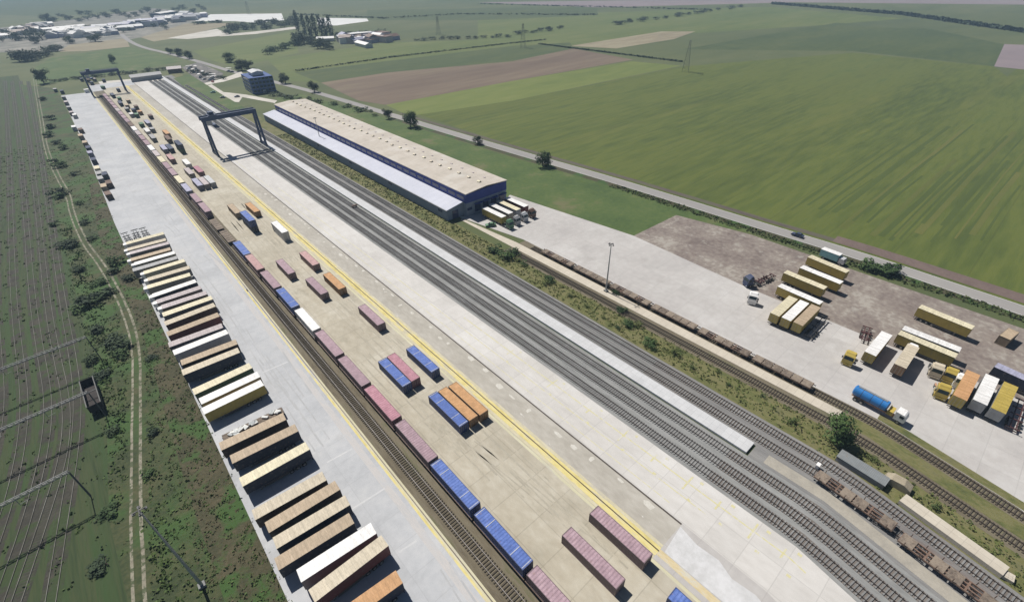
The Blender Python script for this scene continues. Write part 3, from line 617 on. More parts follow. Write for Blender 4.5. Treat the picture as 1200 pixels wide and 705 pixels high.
# long row on the left pad: near ends of the roofs as measured; front towards the grass
TP = [((144.4, 286), (191.3, 273.1), 'cream', 'white', 1), ((145.6, 293.1), (193.8, 280.6), 'sand', None, 1), ((148.1, 297.5), (197.5, 284.4), 'dust', 'grey', 1), ((149, 305.3), (199.4, 291.3), 'tan', None, 1),
      ((153.8, 310), (204.4, 295.6), 'white', 'cream', 1), ((155.6, 316.3), (207.5, 301.3), 'grey', None, 0), ((164.8, 320.6), (215.6, 305), 'cream', None, 1), ((168.8, 327.5), (221.9, 313.8), 'sand', 'grey', 1),
      ((168.1, 337.5), (222.5, 321.3), 'cream', 'sand', 1), ((175, 347.5), (228.8, 329), 'white', 'navy', 1), ((178.8, 355), (235, 336.3), 'dust', None, 1), ((184.4, 361.3), (241.9, 342.5), 'dust', 'tan', 1),
      ((190, 368.8), (248.8, 348.1), 'cream', 'grey', 0), ((193.8, 379.4), (250.6, 356.3), 'sand', 'brown', 0), ((195.6, 391.3), (256.3, 368.1), 'tan', 'red', 0), ((198.1, 403.8), (260, 381.3), 'dust', 'navy', 0),
      ((203.1, 413.1), (266.3, 388.1), 'white', None, 0), ((211.9, 424.4), (277.5, 400.6), 'tan', 'brown', 0), ((213.8, 436.3), (279.4, 410), 'sand', 'navy', 0),
      ((225.6, 459.4), (294.4, 427.5), 'cream', 'green', 0), ((234.4, 470), (303.1, 438.1), 'white', 'sand', 0), ((238.1, 481.3), (306.9, 448.1), 'white', 'yellow', 0),
      ((257.5, 521.3), (333.8, 488.8), 'tan', 'brown', 0), ((270.6, 538.1), (347.5, 500.6), 'tan', 'navy', 0), ((282.5, 564.4), (360, 521.9), 'cream', 'navy', 0),
      ((296.9, 602.5), (380, 557.5), 'sand', 'brown', 0), ((313.1, 617.5), (395, 568.1), 'tan', 'brown', 0), ((323, 633.5), (406.3, 587.5), 'sand', 'navy', 0), ((325, 660), (411, 607), 'tan', 'navy', 0),
      ((350.6, 672.6), (437.5, 619.5), 'white', 'dust', 0), ((366.3, 697), (450, 633.3), 'sand', 'red', 0), ((378, 737), (465, 678.9), 'orange', 'navy', 0)]
RN = {'cream': 'cream', 'sand': 'sand coloured', 'dust': 'dusty grey pink', 'tan': 'weathered tan', 'white': 'white', 'grey': 'dull grey', 'orange': 'orange'}
ang = []
for i, (a, b_, rc, wc, rf) in enumerate(TP):
    A = Vector(G(*a, 3.95)); B = Vector(G(*b_, 3.95)); an = max(-4, min(1.5, math.degrees(math.atan2(B.y-A.y, B.x-A.x)))); mid = (A+B)/2
    k = len(TP)-i
    lb = 'trailer with a %s roof, ' % RN[rc] + ('%s from the far end of the long row' % ORD[i+1] if i < 16 else '%s from the near end of the long row' % ORD[k])
    trailer(lb, mid.x, mid.y, R(90+an), rc, wc, reefer=bool(rf), ribs=(rc != 'white'))
# skeleton trailers
def skeleton(label, x, y, rz, mm, L=12.4, load=None, group='empty skeleton trailers', zt=1.35):
    o = thing('skeleton_trailer', label, 'trailer', x, y, 0, rz, group)
    def fr(b):
        for s in (-1, 1): b.box(s*.5-.08, s*.5+.08, -L/2, L/2, .95, 1.3)
        for yy in (-L/2+.1, -L/2+3.5, -.5, 2.2, L/2-.3): b.box(-1.2, 1.2, yy-.12, yy+.12, 1.1, zt)
        b.box(-1.15, 1.15, -L/2, -L/2+.15, .5, .7)
    part('frame', o, (L, zt), fr, mm)
    for s in (-1, 1): part('landing_leg', o, (L, s), lambda b: b.box(s*.8-.08, s*.8+.08, L/2-2.7, L/2-2.5, .05, 1.0), m_hub)
    wheels(o, [(s*1.05, -L/2+1.6+i*1.31) for i in range(3) for s in (-1, 1)])
    return o
dkred = paint('chassis_red', (.09, .035, .035)); dkblk = paint('chassis_black', (.03, .032, .036)); 
skeleton('dark empty skeleton trailer just beyond the long row, grass side', -3.6, 226, R(3), dkblk); skeleton('dark empty skeleton trailer just beyond the long row, middle', -.6, 226.5, R(-2), dkblk)
skeleton('dark empty skeleton trailer just beyond the long row, lane side', 2.4, 226, R(1), dkblk)
# open trailer full of pale scrap, in the gap of the row
A = G(297, 496, 1.6)
o = skeleton('open flatbed trailer with pale broken panels, in the gap of the row', A[0], A[1], R(87), dkblk, L=13.2, group=None)
part('deck', o, (1,), lambda b: b.box(-1.2, 1.2, -6.5, 6.5, 1.36, 1.44), m_wagd)
m_panel = mat('pale_panel', [(.4, .42, .42), (.62, .64, .62), (.75, .74, .7)], scale=1.2, fine=3, per_object=.3)
for i in range(16):
    b = MB(); a_ = random.uniform(.7, 1.6); c_ = random.uniform(.5, 1.0); b.box(-a_/2, a_/2, -c_/2, c_/2, 0, random.uniform(.12, .35))
    q = bpy.data.objects.new('broken_panel', b.mesh('broken_panel', m_panel)); col.objects.link(q)
    q.location = (A[0]+random.uniform(-5.8, 5.8), A[1]+random.uniform(-.75, .75), 1.46+random.uniform(.02, .1)+.05*(i % 3)); q.rotation_euler = (random.uniform(-.1, .1), random.uniform(-.12, .12), random.uniform(0, 3))
    tag(q, 'pale broken panel lying loose on the flatbed trailer', 'panel', 'pale broken panels on the flatbed')
# containers and boxes along the far left edge of the pad
LB = [((64, 104), 'grey'), ((72, 106), 'navy'), ((74, 113), 'grey'), ((77, 119), 'dust'), ((80, 125), 'grey'), ((83, 131), 'dust'), ((87, 134), 'white'), ((86, 148), 'white'), ((94, 151), 'brown'), ((94, 158), 'tan'), ((99, 166), 'tan'), ((103, 172), 'navy'),
      ((105, 178), 'lavender'), ((109, 186), 'navy'), ((113, 196), 'cream'), ((116, 202), 'grey'), ((122, 203), 'navy'), ((117, 208), 'grey'), ((127, 213), 'brown'), ((121, 217), 'tan'), ((126, 226), 'brown')]
for i, (p, c) in enumerate(LB):
    x, y = G(p[0], p[1], 2.6)
    container('%s short container at the far left pad edge, %s from the far end' % ({'dust': 'dusty pink', 'navy': 'navy'}.get(c) or LT_.get(c, c), ORD[i+1]), x, y, c, L=6.06, z=.08, rz=R(random.uniform(-3, 3)), group='short containers along the left pad edge')
for i, (p, c) in enumerate((((95, 92), 'navy'), ((103, 93), 'brown'), ((107, 96), 'navy'), ((110, 92), 'dust'), ((121, 93), 'navy'), ((120, 101), 'green'), ((138, 104), 'navy'))):
    x, y = G(p[0], p[1], 2.6)
    container('%s short container by the far gantry crane, %s from the left' % ({'dust': 'dusty pink', 'navy': 'navy'}.get(c) or LT_.get(c, c), ORD[i+1]), x, y, c, L=6.06, z=.08, rz=R(random.uniform(-8, 8)), group='short containers by the far crane')

# ------------------------------------------------------------------ lorries and cars
def tractor(label, x, y, rz, c, chassis=None, group='lorry tractors', z=0, name='lorry_tractor', deck_l=5.9):
    """+y forward; x, y = middle of the tractor"""
    o = thing(name, label, 'lorry', x, y, z, rz, group); ch = chassis or m_frame; cm = pm(c); L = deck_l
    def cab(b):
        f = L/2
        b.prism([(f-2.1, .95), (f-.08, .95), (f, 1.4), (f-.02, 2.1), (f-.3, 3.05), (f-.6, 3.35), (f-2.1, 3.5)], -1.22, 1.22)
        b.prism([(f-.7, 3.3), (f-1.1, 3.75), (f-1.9, 3.9), (f-1.9, 3.4)], -1.0, 1.0)
        b.box(-1.2, 1.2, f-.3, f+.04, .4, .94)
    cb = part('cab', o, (L,), cab, cm)
    part('windscreen', cb, (L,), lambda b: b.quad((-1.05, L/2+.0, 2.12), (1.05, L/2+.0, 2.12), (.98, L/2-.27, 3.02), (-.98, L/2-.27, 3.02)), m_glass)
    for s in (-1, 1):
        part('side_window', cb, (L, s), lambda b: b.box(s*1.225-.01, s*1.225+.01, L/2-1.3, L/2-.35, 2.1, 2.85), m_glass)
        part('mirror', cb, (L, s), lambda b: b.box(s*1.42-.12, s*1.42+.12, L/2-.2, L/2-.1, 2.1, 2.8), m_frame)
        part('headlight', cb, (L, s), lambda b: b.box(s*.95-.2, s*.95+.2, L/2+.041, L/2+.06, .6, .8), pm('silver'))
        part('fuel_tank', o, (L, s), lambda b: b.cyl((s*.95, -.6, .75), (s*.95, .6, .75), .3, n=10), m_hub)
    part('chassis', o, (L,), lambda b: (b.box(-.5, -.35, -L/2, L/2-.4, .7, .95), b.box(.35, .5, -L/2, L/2-.4, .7, .95), b.box(-.35, .35, -L/2+.4, -L/2+.6, .7, .95), b.cyl((0, -L/2+1.5, .96), (0, -L/2+1.5, 1.1), .5, n=12), b.box(-1.2, -.8, -L/2+.9, -L/2+2.1, 1.02, 1.08), b.box(.8, 1.2, -L/2+.9, -L/2+2.1, 1.02, 1.08)), ch)
    wheels(o, [(-1.05, L/2-1.35), (1.05, L/2-1.35), (-1.0, -L/2+1.3), (1.0, -L/2+1.3)])
    return o
def car(label, x, y, rz, c, z=0, group=None):
    o = thing('parked_car', label, 'car', x, y, z, rz, group)
    def body(b):
        b.prism([(-2.1, .35), (2.1, .35), (2.15, .6), (2.0, .82), (.9, .95), (-1.5, 1.0), (-2.1, .9)], -.86, .86)
    part('body', o, (), body, pm(c))
    rf = part('cabin', o, (), lambda b: b.prism([(-1.6, .99), (.95, .94), (.35, 1.42), (-1.1, 1.45)], -.76, .76), m_glass)
    part('roof', rf, (), lambda b: b.box(-.7, .7, -1.08, .34, 1.45, 1.48), pm(c))
    wheels(o, [(s*.8, q) for s in (-1, 1) for q in (-1.3, 1.3)], r=.32, wd=.2)
    for s in (-1, 1): part('headlight', o, (s,), lambda b: b.box(s*.6-.15, s*.6+.15, 2.12, 2.17, .6, .75), pm('silver'))
    return o
GRP = 'trailers parked in the lorry lot'
LBT = [((165.8, 32.2), 172, 'cream', 'yellow', 'cream roofed yellow trailer nearest the field road in the lorry lot'),
       ((157.2, 31.2), 175, 'white', 'yellow', 'white roofed yellow trailer, second from the field road in its row'),
       ((150.4, 33.4), 176, 'cream', 'yellow', 'cream roofed yellow trailer, third from the field road in its row'),
       ((141.3, 31.2), 176, 'white', 'yellow', 'white roofed yellow trailer touching the row of three side by side'),
       ((131.8, 31.7), -90, 'cream', 'yellow', 'cream roofed trailer, leftmost of three side by side'),
       ((132.0, 28.6), -90, 'white', 'yellow', 'white roofed trailer, middle of three side by side'),
       ((132.2, 25.5), -90, 'tan', 'yellow', 'tan roofed trailer, rightmost of three side by side'),
       ((132.9, 8.0), -91, 'white', 'yellow', 'white roofed trailer standing alone with a wide shadow'),
       ((133.2, 1.7), -90, 'sand', 'orange', 'sand roofed trailer with orange front in front of the long pair'),
       ((144.9, -.5), 180, 'white', 'cream', 'white ribbed trailer, farther one of the long pair'),
       ((141.6, -.4), 178, 'cream', 'yellow', 'cream ribbed trailer, nearer one of the long pair'),
       ((158.9, -.7), 174, 'cream', 'yellow', 'cream and yellow trailer alone on the dirt lot'),
       ((131.0, -10.6), -91, 'orange', 'yellow', 'orange roofed trailer beside the yellow cabs'),
       ((132.6, -13.9), -91, 'white', 'silver', 'white roofed trailer between the orange and the yellow one'),
       ((132.4, -17.2), -92, 'yellow', 'silver', 'yellow roofed trailer at the right edge of the lot')]
for (x, y), a, rc, wc, lb in LBT: trailer(lb, x, y, R(a), rc, wc, L=12.4, group=GRP, reefer=(rc == 'sand'))
trailer('long white and blue trailer cut off by the right edge', 143.5, -20.5, R(172), 'lavender', 'navy', L=13.6, group=GRP)
for i, (p, rc, wc) in enumerate((((112, 139.4), 'white', 'yellow'), ((116.3, 140.0), 'white', 'sand'), ((120.8, 140.4), 'cream', 'silver'), ((125.4, 140.6), 'white', 'red'))):
    trailer('white roofed trailer backed to the warehouse, %s from the railway side' % ORD[i+1], p[0], p[1], R(180), rc, wc, L=12.6, group='trailers at the warehouse doors')
    tractor('lorry tractor coupled to a dock trailer, %s from the railway side' % ORD[i+1], p[0], p[1]-8.0, R(180), ['green', 'grey', 'silver', 'brown'][i], group='tractors at the warehouse doors')
def tg(px, py, z=3.3): return G(px, py, z)
x, y = tg(883.5, 342); tractor('white and blue tractor at the dirt lot edge with red chassis behind', x+.5, y, R(110), 'white', chassis=dkred, group=None)
x, y = tg(884, 326, 2.6); tractor('black tractor behind the white and blue one', x, y, R(60), 'navy', group=None)
x, y = tg(998, 413); tractor('lone yellow cab tractor left of the solitary white trailer', x+1, y, R(95), 'yellow', group=None)
x, y = tg(1012, 394, 1.3); skeleton('dark red empty chassis behind the lone yellow tractor', x+2, y, R(100), dkred, L=7)
x, y = tg(1099.7, 427); tractor('pale yellow tractor, left of two side by side cabs', x+1, y, R(100), 'sand', group=None)
x, y = tg(1116.6, 432.7); tractor('bright yellow tractor, right of two side by side cabs', x+1, y, R(95), 'yellow', group=None)
x, y = tg(1106.7, 451); tractor('bright yellow tractor standing in front of the other cabs', x+1, y, R(100), 'yellow', chassis=paint('chassis_orange', (.45, .25, .15)), group=None)
x, y = tg(1129.5, 440); tractor('white tractor squeezed beside the orange roofed trailer', x+1, y, R(95), 'white', group=None)
skeleton('dark frame standing in for shadow and debris beside the tan roofed trailer', 133, 22.3, R(-90), dkblk); skeleton('dark red chassis right of the yellow roofed trailer', 132.5, -20.6, R(-90), dkred)  # black frame added in place of the tan trailer's shadow and some debris
skeleton('dark red chassis by the white tractor on the dirt lot', 147, 43.5, R(80), dkred, L=8)
x, y = tg(1183, 391, 2.6); container('weathered orange tan container alone on the dirt lot by the road', x, y, 'tan', L=6.06, rz=R(80), group=None, z=.04)
# teal box lorry on the roadside
x, y = tg(978, 297, 3)
o = thing('box_lorry', 'teal and white box lorry standing beside the field road', 'lorry', x, y, 0, R(175))
part('box_body', o, (), lambda b: b.box(-1.2, 1.2, -4, 2.0, 1.0, 3.4), pm('teal')); part('roof', o, (), lambda b: b.box(-1.22, 1.22, -4.02, 2.02, 3.4, 3.46), pm('white'))
cb = part('cab', o, (), lambda b: b.prism([(2.2, .7), (4.0, .7), (4.05, 1.6), (3.7, 2.5), (2.2, 2.6)], -1.15, 1.15), pm('silver'))
part('windscreen', cb, (), lambda b: b.quad((-1, 4.07, 1.62), (1, 4.07, 1.62), (.95, 3.73, 2.45), (-.95, 3.73, 2.45)), m_glass)
part('chassis', o, (), lambda b: b.box(-.5, .5, -4, 4, .6, .9), m_frame); wheels(o, [(s*1.0, q) for s in (-1, 1) for q in (-2.4, 3.0)])
# blue tank lorry
o = thing('tank_lorry', 'bright blue tank lorry with white cab on the lot edge', 'lorry', 112.3, 1.2, .03, R(176))
part('tank', o, (), lambda b: (b.cyl((0, -5.2, 2.3), (0, 1.6, 2.3), 1.25, n=20), b.cyl((0, -5.4, 2.3), (0, -5.2, 2.3), .95, 1.25, n=20), b.cyl((0, 1.6, 2.3), (0, 1.8, 2.3), 1.25, .95, n=20)), paint('tank_blue', (.03, .19, .50), amt=.15, rough=.35))
part('walkway', o, (), lambda b: b.box(-.25, .25, -4.8, 1.2, 3.56, 3.62), m_hub)
for q in (-3.6, -1.6, .4): part('tank_band', o, (q,), lambda b: b.cyl((0, q-.05, 2.3), (0, q+.05, 2.3), 1.275, n=20), pm('navy'))
part('equipment_rack', o, (), lambda b: (b.box(-1.1, 1.1, 2.1, 3.1, 1.1, 2.2), b.box(-1.15, 1.15, 2.05, 2.15, 1.0, 2.6)), pm('yellow'))
cb = part('cab', o, (), lambda b: b.prism([(3.5, .9), (5.6, .9), (5.68, 1.7), (5.3, 2.8), (5.0, 3.0), (3.5, 3.05)], -1.2, 1.2), pm('white'))
part('windscreen', cb, (), lambda b: b.quad((-1, 5.7, 1.75), (1, 5.7, 1.75), (.95, 5.36, 2.72), (-.95, 5.36, 2.72)), m_glass)
for s in (-1, 1): part('side_window', cb, (s,), lambda b: b.box(s*1.205-.01, s*1.205+.01, 4.4, 5.2, 1.9, 2.6), m_glass)
part('chassis', o, (), lambda b: b.box(-.5, .5, -5.3, 5.3, .7, 1.0), paint('chassis_orange', (.45, .25, .15))); wheels(o, [(s*1.05, q) for s in (-1, 1) for q in (-4.2, -2.9, 4.6)])
# cars
x, y = G(934, 277); car('dark car driving on the field road', x, y, R(0), 'navy', z=.05)
x, y = G(575, 265); car('dark green car parked before the warehouse trailers', x, y, R(60), 'green', z=.03)
for i, (p, a, c) in enumerate((((278, 114), 80, 'navy'), ((261, 115), 60, 'grey'), ((250, 109), 70, 'teal'), ((268, 84), 40, 'white'), ((272, 85), 40, 'navy'))):
    x, y = G(*p); car(['navy car on the yard left of the blue office', 'grey car on the pale yard near the tracks', 'teal car on the pale yard edge', 'white car on the road beyond the office', 'navy car behind the white one on the road'][i], x, y, R(a), c, z=.04)
for i in range(22):
    px_, py_ = random.uniform(216, 250), 0; py_ = 76+(px_-216)*.42+random.uniform(-1, 8)
    x, y = G(px_, py_); car('old car standing in the cluttered scrap yard past the tracks', x, y, random.uniform(0, 6), random.choice(['navy', 'grey', 'white', 'brown', 'navy', 'red', 'silver']), z=.04, group='old cars in the scrap yard')

# ------------------------------------------------------------------ flat wagons on the right hand tracks
wagon('rusty flat wagon with timber deck, far one of two at the bottom right', sx(84.3, -3)-1.2, -3.5, rz=R(-6), L=14, deck=1, stakes=True, group=None)
wagon('rusty flat wagon with timber deck, near one of two at the bottom right', sx(84.3, -18)-1.3, -18.6, rz=R(-9), L=14, deck=1, stakes=True, group=None)
for i in range(6):
    yc = 99-i*15.6
    wagon('rusty empty flat wagon on the old track, %s from the warehouse' % ORD[i+1], 107.7, yc, L=14.4, deck=1 + i % 2, group='rusty wagons on the old track')
# low concrete loading dock and small things at the bottom right
o = tag(part('loading_dock', None, (), lambda b: b.box(-1.3, 1.3, -8, 8, 0, 1.0), m_gray), 'long beige concrete loading dock at the bottom right', 'loading dock'); o.location = (88.6, -17.5, 0); o.rotation_euler = (0, 0, R(-11)); 
o = thing('track_scale', 'blue grey corrugated shed roof beside the bottom right tracks', 'shed', 91.4, -2.2, 0, R(-4))
part('roof', o, (), lambda b: (corrugated(b, 9, 'roof', 1.5, -1.4, 1.4, 1, amp=.02, per=.3), b.box(-1.4, 1.4, -4.5, 4.5, 1.35, 1.42)), paint('roof_bluegrey', (.2, .215, .22))); part('wall', o, (), lambda b: b.box(-1.25, 1.25, -4.4, 4.4, 0, 1.34), m_ballast)
o.name = 'low_shed'
b = MB(); b.prism([(-2.3, 0), (2.4, 0), (2.2, 1.0), (1.2, 1.7), (-.8, 1.8), (-2.1, 1.1)], -1.1, 1.0)
q = bpy.data.objects.new('sand_heap', b.mesh('sand_heap', mat('heap_sand', [(.34, .29, .2), (.46, .4, .3)], scale=1, bump=.8))); col.objects.link(q); q.location = (93.3, -8.2, 0); tag(q, 'pale sand heap by the end of the low shed', 'heap')
q = part('concrete_box', None, (), lambda b: (b.box(-.8, .8, -.8, .8, 0, .7), b.box(-.5, .5, -.5, .5, .7, .75)), m_gray); q.location = (86.8, -25.8, 0); tag(q, 'small square concrete box at the end of the loading dock', 'box')
q = part('signal_cabinet', None, (), lambda b: (b.box(-.5, .5, -.3, .3, 0, 1.2), b.box(-.55, .55, -.35, .35, 1.2, 1.26)), pm('white')); q.location = (*G(957, 548), 0); tag(q, 'small white cabinet between the grey tracks', 'cabinet')
q = part('track_buffer', None, (), lambda b: (b.box(-1.2, 1.2, -.3, .3, .6, 1.1), b.box(-.9, -.6, -.2, 1.2, 0, .6), b.box(.6, .9, -.2, 1.2, 0, .6)), pm('brown')); q.location = (*G(416, 243), .1); tag(q, 'small dark cabinet standing between the tracks by the platform', 'cabinet')

# ------------------------------------------------------------------ gantry cranes
m_cr = paint('crane_blue', (.035, .06, .13), d=.15, amt=.2)
def gantry(label, x0, x1, y, h, over0, over1, base=8.5):
    o = thing('gantry_crane', label, 'crane', x0, y, .09, 0); X = x1-x0; top = h
    for s in (-1, 1):
        def beam(b):
            b.box(-over0, X+over1, s*2.2-.6, s*2.2+.6, top-2.2, top)
        g = part('main_beam', o, (label, s), beam, m_cr)
        part('handrail', g, (label, s), lambda b: [b.bar((-over0, s*2.9, top+z_), (X+over1, s*2.9, top+z_), .06) for z_ in (.5, 1.0)] + [b.bar((-over0+k*2, s*2.9, top), (-over0+k*2, s*2.9, top+1), .05) for k in range(int((X+over0+over1)/2)+1)], m_cr)
    for e in (0, X):
        for s in (-1, 1):
            part('leg', o, (label, e, s), lambda b: b.bar((e, s*base/2, 1.3), (e, s*2.2, top-2.2), 1.0, 1.2), m_cr)
            bg_ = part('bogie', o, (label, e, s), lambda b: b.box(e-.5, e+.5, s*base/2-1.9, s*base/2+1.9, .35, 1.0), m_cr)
            for q in (-1.2, 0, 1.2): part('wheel', bg_, (label, e, s, q), lambda b: b.cyl((e-.2, s*base/2+q, .32), (e+.2, s*base/2+q, .32), .32, n=10), m_frame)
        part('sill_beam', o, (label, e), lambda b: b.box(e-.45, e+.45, -base/2-1, base/2+1, 1.002, 1.7), m_cr)
        part('end_tie', o, (label, e), lambda b: (b.box(e-.4, e+.4, -1.6, 1.6, top-1.9, top-.6), b.box(e-.35, e+.35, -3, 3, 7.4, 8.0)), m_cr)
    part('ladder', o, (label,), lambda b: (b.bar((-.7, -base/2, 1), (-.7, -2.4, top-2), .06), b.bar((-.7, -base/2+.5, 1), (-.7, -1.9, top-2), .06)), m_hub)
    t = part('trolley', o, (label,), lambda b: (b.box(2.5, 6.5, -2.8, 2.8, top+.01, top+.5), b.box(3.2, 5.8, -1.6, 1.6, top+.5, top+1.9)), m_cr)
    part('cab', o, (label,), lambda b: b.box(1.2, 3.4, -1.2, 1.2, top-4.9, top-2.4), pm('silver'))
    part('spreader', o, (label,), lambda b: (b.box(3.4, 5.6, -6, 6, top-5.6, top-5.2), b.bar((3.6, -1, top-5.2), (3.6, -1, top), .08), b.bar((5.4, -1, top-5.2), (5.4, -1, top), .08), b.bar((3.6, 1, top-5.2), (3.6, 1, top), .08), b.bar((5.4, 1, top-5.2), (5.4, 1, top), .08)), m_cr)
    return o
gantry('dark blue gantry crane straddling the rail tracks beside the warehouse', 51.8, 78.6, 316, 21, 1.5, .6)
gantry('dark blue gantry crane at the far end of the long pad', 18.6, 43.0, 570, 18.5, 1.2, 1.2)
x, y = G(100, 90); 
q = part('crane_cabin', None, (), lambda b: (b.box(-1.6, 1.6, -1.6, 1.6, 0, 2.6), b.box(-1.75, 1.75, -1.75, 1.75, 2.6, 2.75)), pm('white')); q.location = (16.5, 590, .09); tag(q, 'small white cabin behind the left leg of the far gantry crane', 'cabin')

# ------------------------------------------------------------------ warehouse
m_wroof = mat('beige_roof', [(.45, .41, .35), (.52, .47, .405), (.57, .53, .47)], scale=.12, stretch=(.6, 1), fine=6, joints=(1.6, 9, .05, .92), blot=((.62, .6, .55), .08, .55, .1, .5))
m_lroof = mat('pale_lilac_roof', [(.54, .56, .64), (.62, .635, .71)], scale=.1, fine=5, joints=(30, 1.0, .12, .82))
m_wwall = mat('grey_cladding', [(.25, .29, .36), (.31, .35, .42)], scale=.2, fine=4, joints=(1.0, 1.0, .06, .85))
m_wblue = mat('blue_cladding', [(.035, .05, .22), (.05, .07, .28)], scale=.2, fine=4)
m_wdark = mat('blue_glazing', [(.03, .035, .1), (.05, .06, .14)], scale=.2, rough=.15)
o = thing('warehouse', 'long low warehouse with beige roof, lilac side roof and blue band', 'warehouse', 98, 150, .0)
part('side_wing_wall', o, (), lambda b: b.prism([(0, 0), (8.2, 0), (8.2, 5.9), (0, 4.6)], 2.5, 222, axis='y'), m_wwall)
part('side_wing_roof', o, (), lambda b: b.prism([(-.3, 4.56), (8.0, 5.92), (8.0, 6.15), (-.3, 4.79)], 2.2, 222.3, axis='y'), m_lroof)
part('hall_wall', o, (), lambda b: b.prism([(8.2, 0), (30, 0), (30, 6.0), (8.2, 6.0)], 0, 219, axis='y'), m_wwall)
part('blue_band', o, (), lambda b: (b.box(8.1, 30.1, -.12, 219, 6.0, 9.9),), m_wblue)
part('hall_roof', o, (), lambda b: b.prism([(7.8, 9.9), (19, 10.7), (30.4, 9.9), (30.4, 10.2), (19, 11.0), (7.8, 10.2)], -.4, 219.4, axis='y'), m_wroof)
for i in range(36):
    part('clerestory_window', o, (i,), lambda b: b.box(8.02, 8.09, 1.4+i*6.05, 6.3+i*6.05, 7.2, 8.6), m_wdark)
for i in range(30):
    v = part('roof_vent', o, (), lambda b: (b.box(-.5, .5, -.7, .7, 0, .4), b.prism([(-.65, .4), (.65, .4), (0, .7)], -.85, .85, axis='y')), pm('cream') if i % 3 == 0 else pm('sand')); v.location = (19+random.uniform(-.5, .5), 5+i*7.15, 10.9)
for i in range(26):
    v = part('skylight', o, (), lambda b: b.box(-.4, .4, -.5, .5, 0, .3), pm('dust')); v.location = (24.5, 8+i*8.1, 10.55)
for i, xx in enumerate((14, 18.3, 22.8, 27.4)):
    d = part('dock_door', o, (i,), lambda b: b.box(xx-1.5, xx+1.5, -.08, -.005, 1.0, 4.4), m_wdark)
    part('canopy', o, (i,), lambda b: b.box(xx-1.9, xx+1.9, -1.3, -.13, 4.7, 4.95), m_wblue)
part('door', o, (), lambda b: b.box(2.5, 5.5, 2.42, 2.49, 0, 3.6), m_wdark); part('window', o, (), lambda b: b.box(8.5, 11, -.07, -.005, 2.6, 3.8), m_wdark)
for i in range(0, 26, 5):
    part('wall_window', o, (i,), lambda b: b.box(-.07, -.004, 6+i*8.2, 9+i*8.2, 2.6, 3.6), m_wdark)
part('gutter', o, (), lambda b: b.box(-.5, -.31, 2.2, 222.3, 4.55, 4.72), m_hub)

# ------------------------------------------------------------------ office building
m_oblue = mat('office_blue', [(.07, .11, .26), (.1, .15, .33)], scale=.3, fine=4)
o = thing('office_building', 'blue four storey control office with pale roof by the warehouse', 'building', 131, 482, 0, R(-4))
part('wall', o, (), lambda b: b.box(-9.5, 9.5, -14, 14, 0, 12.4), m_oblue)
part('roof', o, (), lambda b: b.box(-9.9, 9.9, -14.4, 14.4, 12.4, 12.8), pm('silver'))
part('roof_house', o, (), lambda b: (b.box(-4.5, 4.5, -7, 8, 12.8, 15.2), b.prism([(-5, 15.2), (5, 15.2), (0, 16.4)], -7.5, 8.5, axis='y')), pm('silver'))
for f in range(4):
    for i in range(6):
        xx = -8.6+i*3.0
        wv = part('window', o, ('s', f, i), lambda b: b.box(xx, xx+2.2, -14.06, -14.005, 1.2+f*3.05, 2.9+f*3.05), m_glass)
        part('frame', wv, ('s', f, i), lambda b: b.box(xx-.1, xx+2.3, -14.1, -14.004, 1.05+f*3.05, 1.19+f*3.05), pm('silver'))
    for i in range(8):
        yy = -13+i*3.3
        wv = part('window', o, ('w', f, i), lambda b: b.box(-9.56, -9.505, yy, yy+2.3, 1.2+f*3.05, 2.9+f*3.05), m_glass)
        part('frame', wv, ('w', f, i), lambda b: b.box(-9.6, -9.504, yy-.1, yy+2.4, 1.05+f*3.05, 1.19+f*3.05), pm('silver'))
part('door', o, (), lambda b: b.box(-1.2, 1.2, -14.07, -14.004, 0, 2.4+.01), pm('white'))

# ------------------------------------------------------------------ masts, portals, pylons
m_pole = mat('pole_steel', [(.35, .36, .36), (.45, .46, .46)], scale=1, rough=.5, metal=.2)
m_cat0 = mat('lamp_head', [(.1, .1, .1), (.18, .18, .18)], scale=2)
def mast(label, x, y, h, floods=True):
    o = thing('floodlight_mast', label, 'mast', x, y, 0, 0, None)
    part('foot', o, (), lambda b: b.box(-.55, .55, -.55, .55, 0, .5), m_ballast)
    part('pole', o, (h,), lambda b: b.cyl((0, 0, .5), (0, 0, h), .26, .12, n=10), m_pole)
    hd = part('head_frame', o, (h,), lambda b: (b.box(-.8, .8, -.06, .06, h, h+.12), b.box(-.06, .06, -.8, .8, h+.13, h+.24)), m_cat0)
    for i, (u, v) in enumerate(((-.75, 0), (.75, 0), (0, .75), (0, -.75))):
        part('floodlight', o, (h, i), lambda b: b.box(u-.2, u+.2, v-.2, v+.2, h-.25, h-.01), m_cat0)
    return o
mast('tall grey floodlight mast beside the old tracks on the right', *G(710, 341), 17); mast('tall floodlight mast rising from the scrub beside the long row', *G(163, 598, 23), 23)
mast('floodlight mast standing by the warehouse side wing', *G(377, 171), 16)
m_cat = mat('portal_steel', [(.2, .205, .2), (.28, .285, .28)], scale=1, rough=.6)
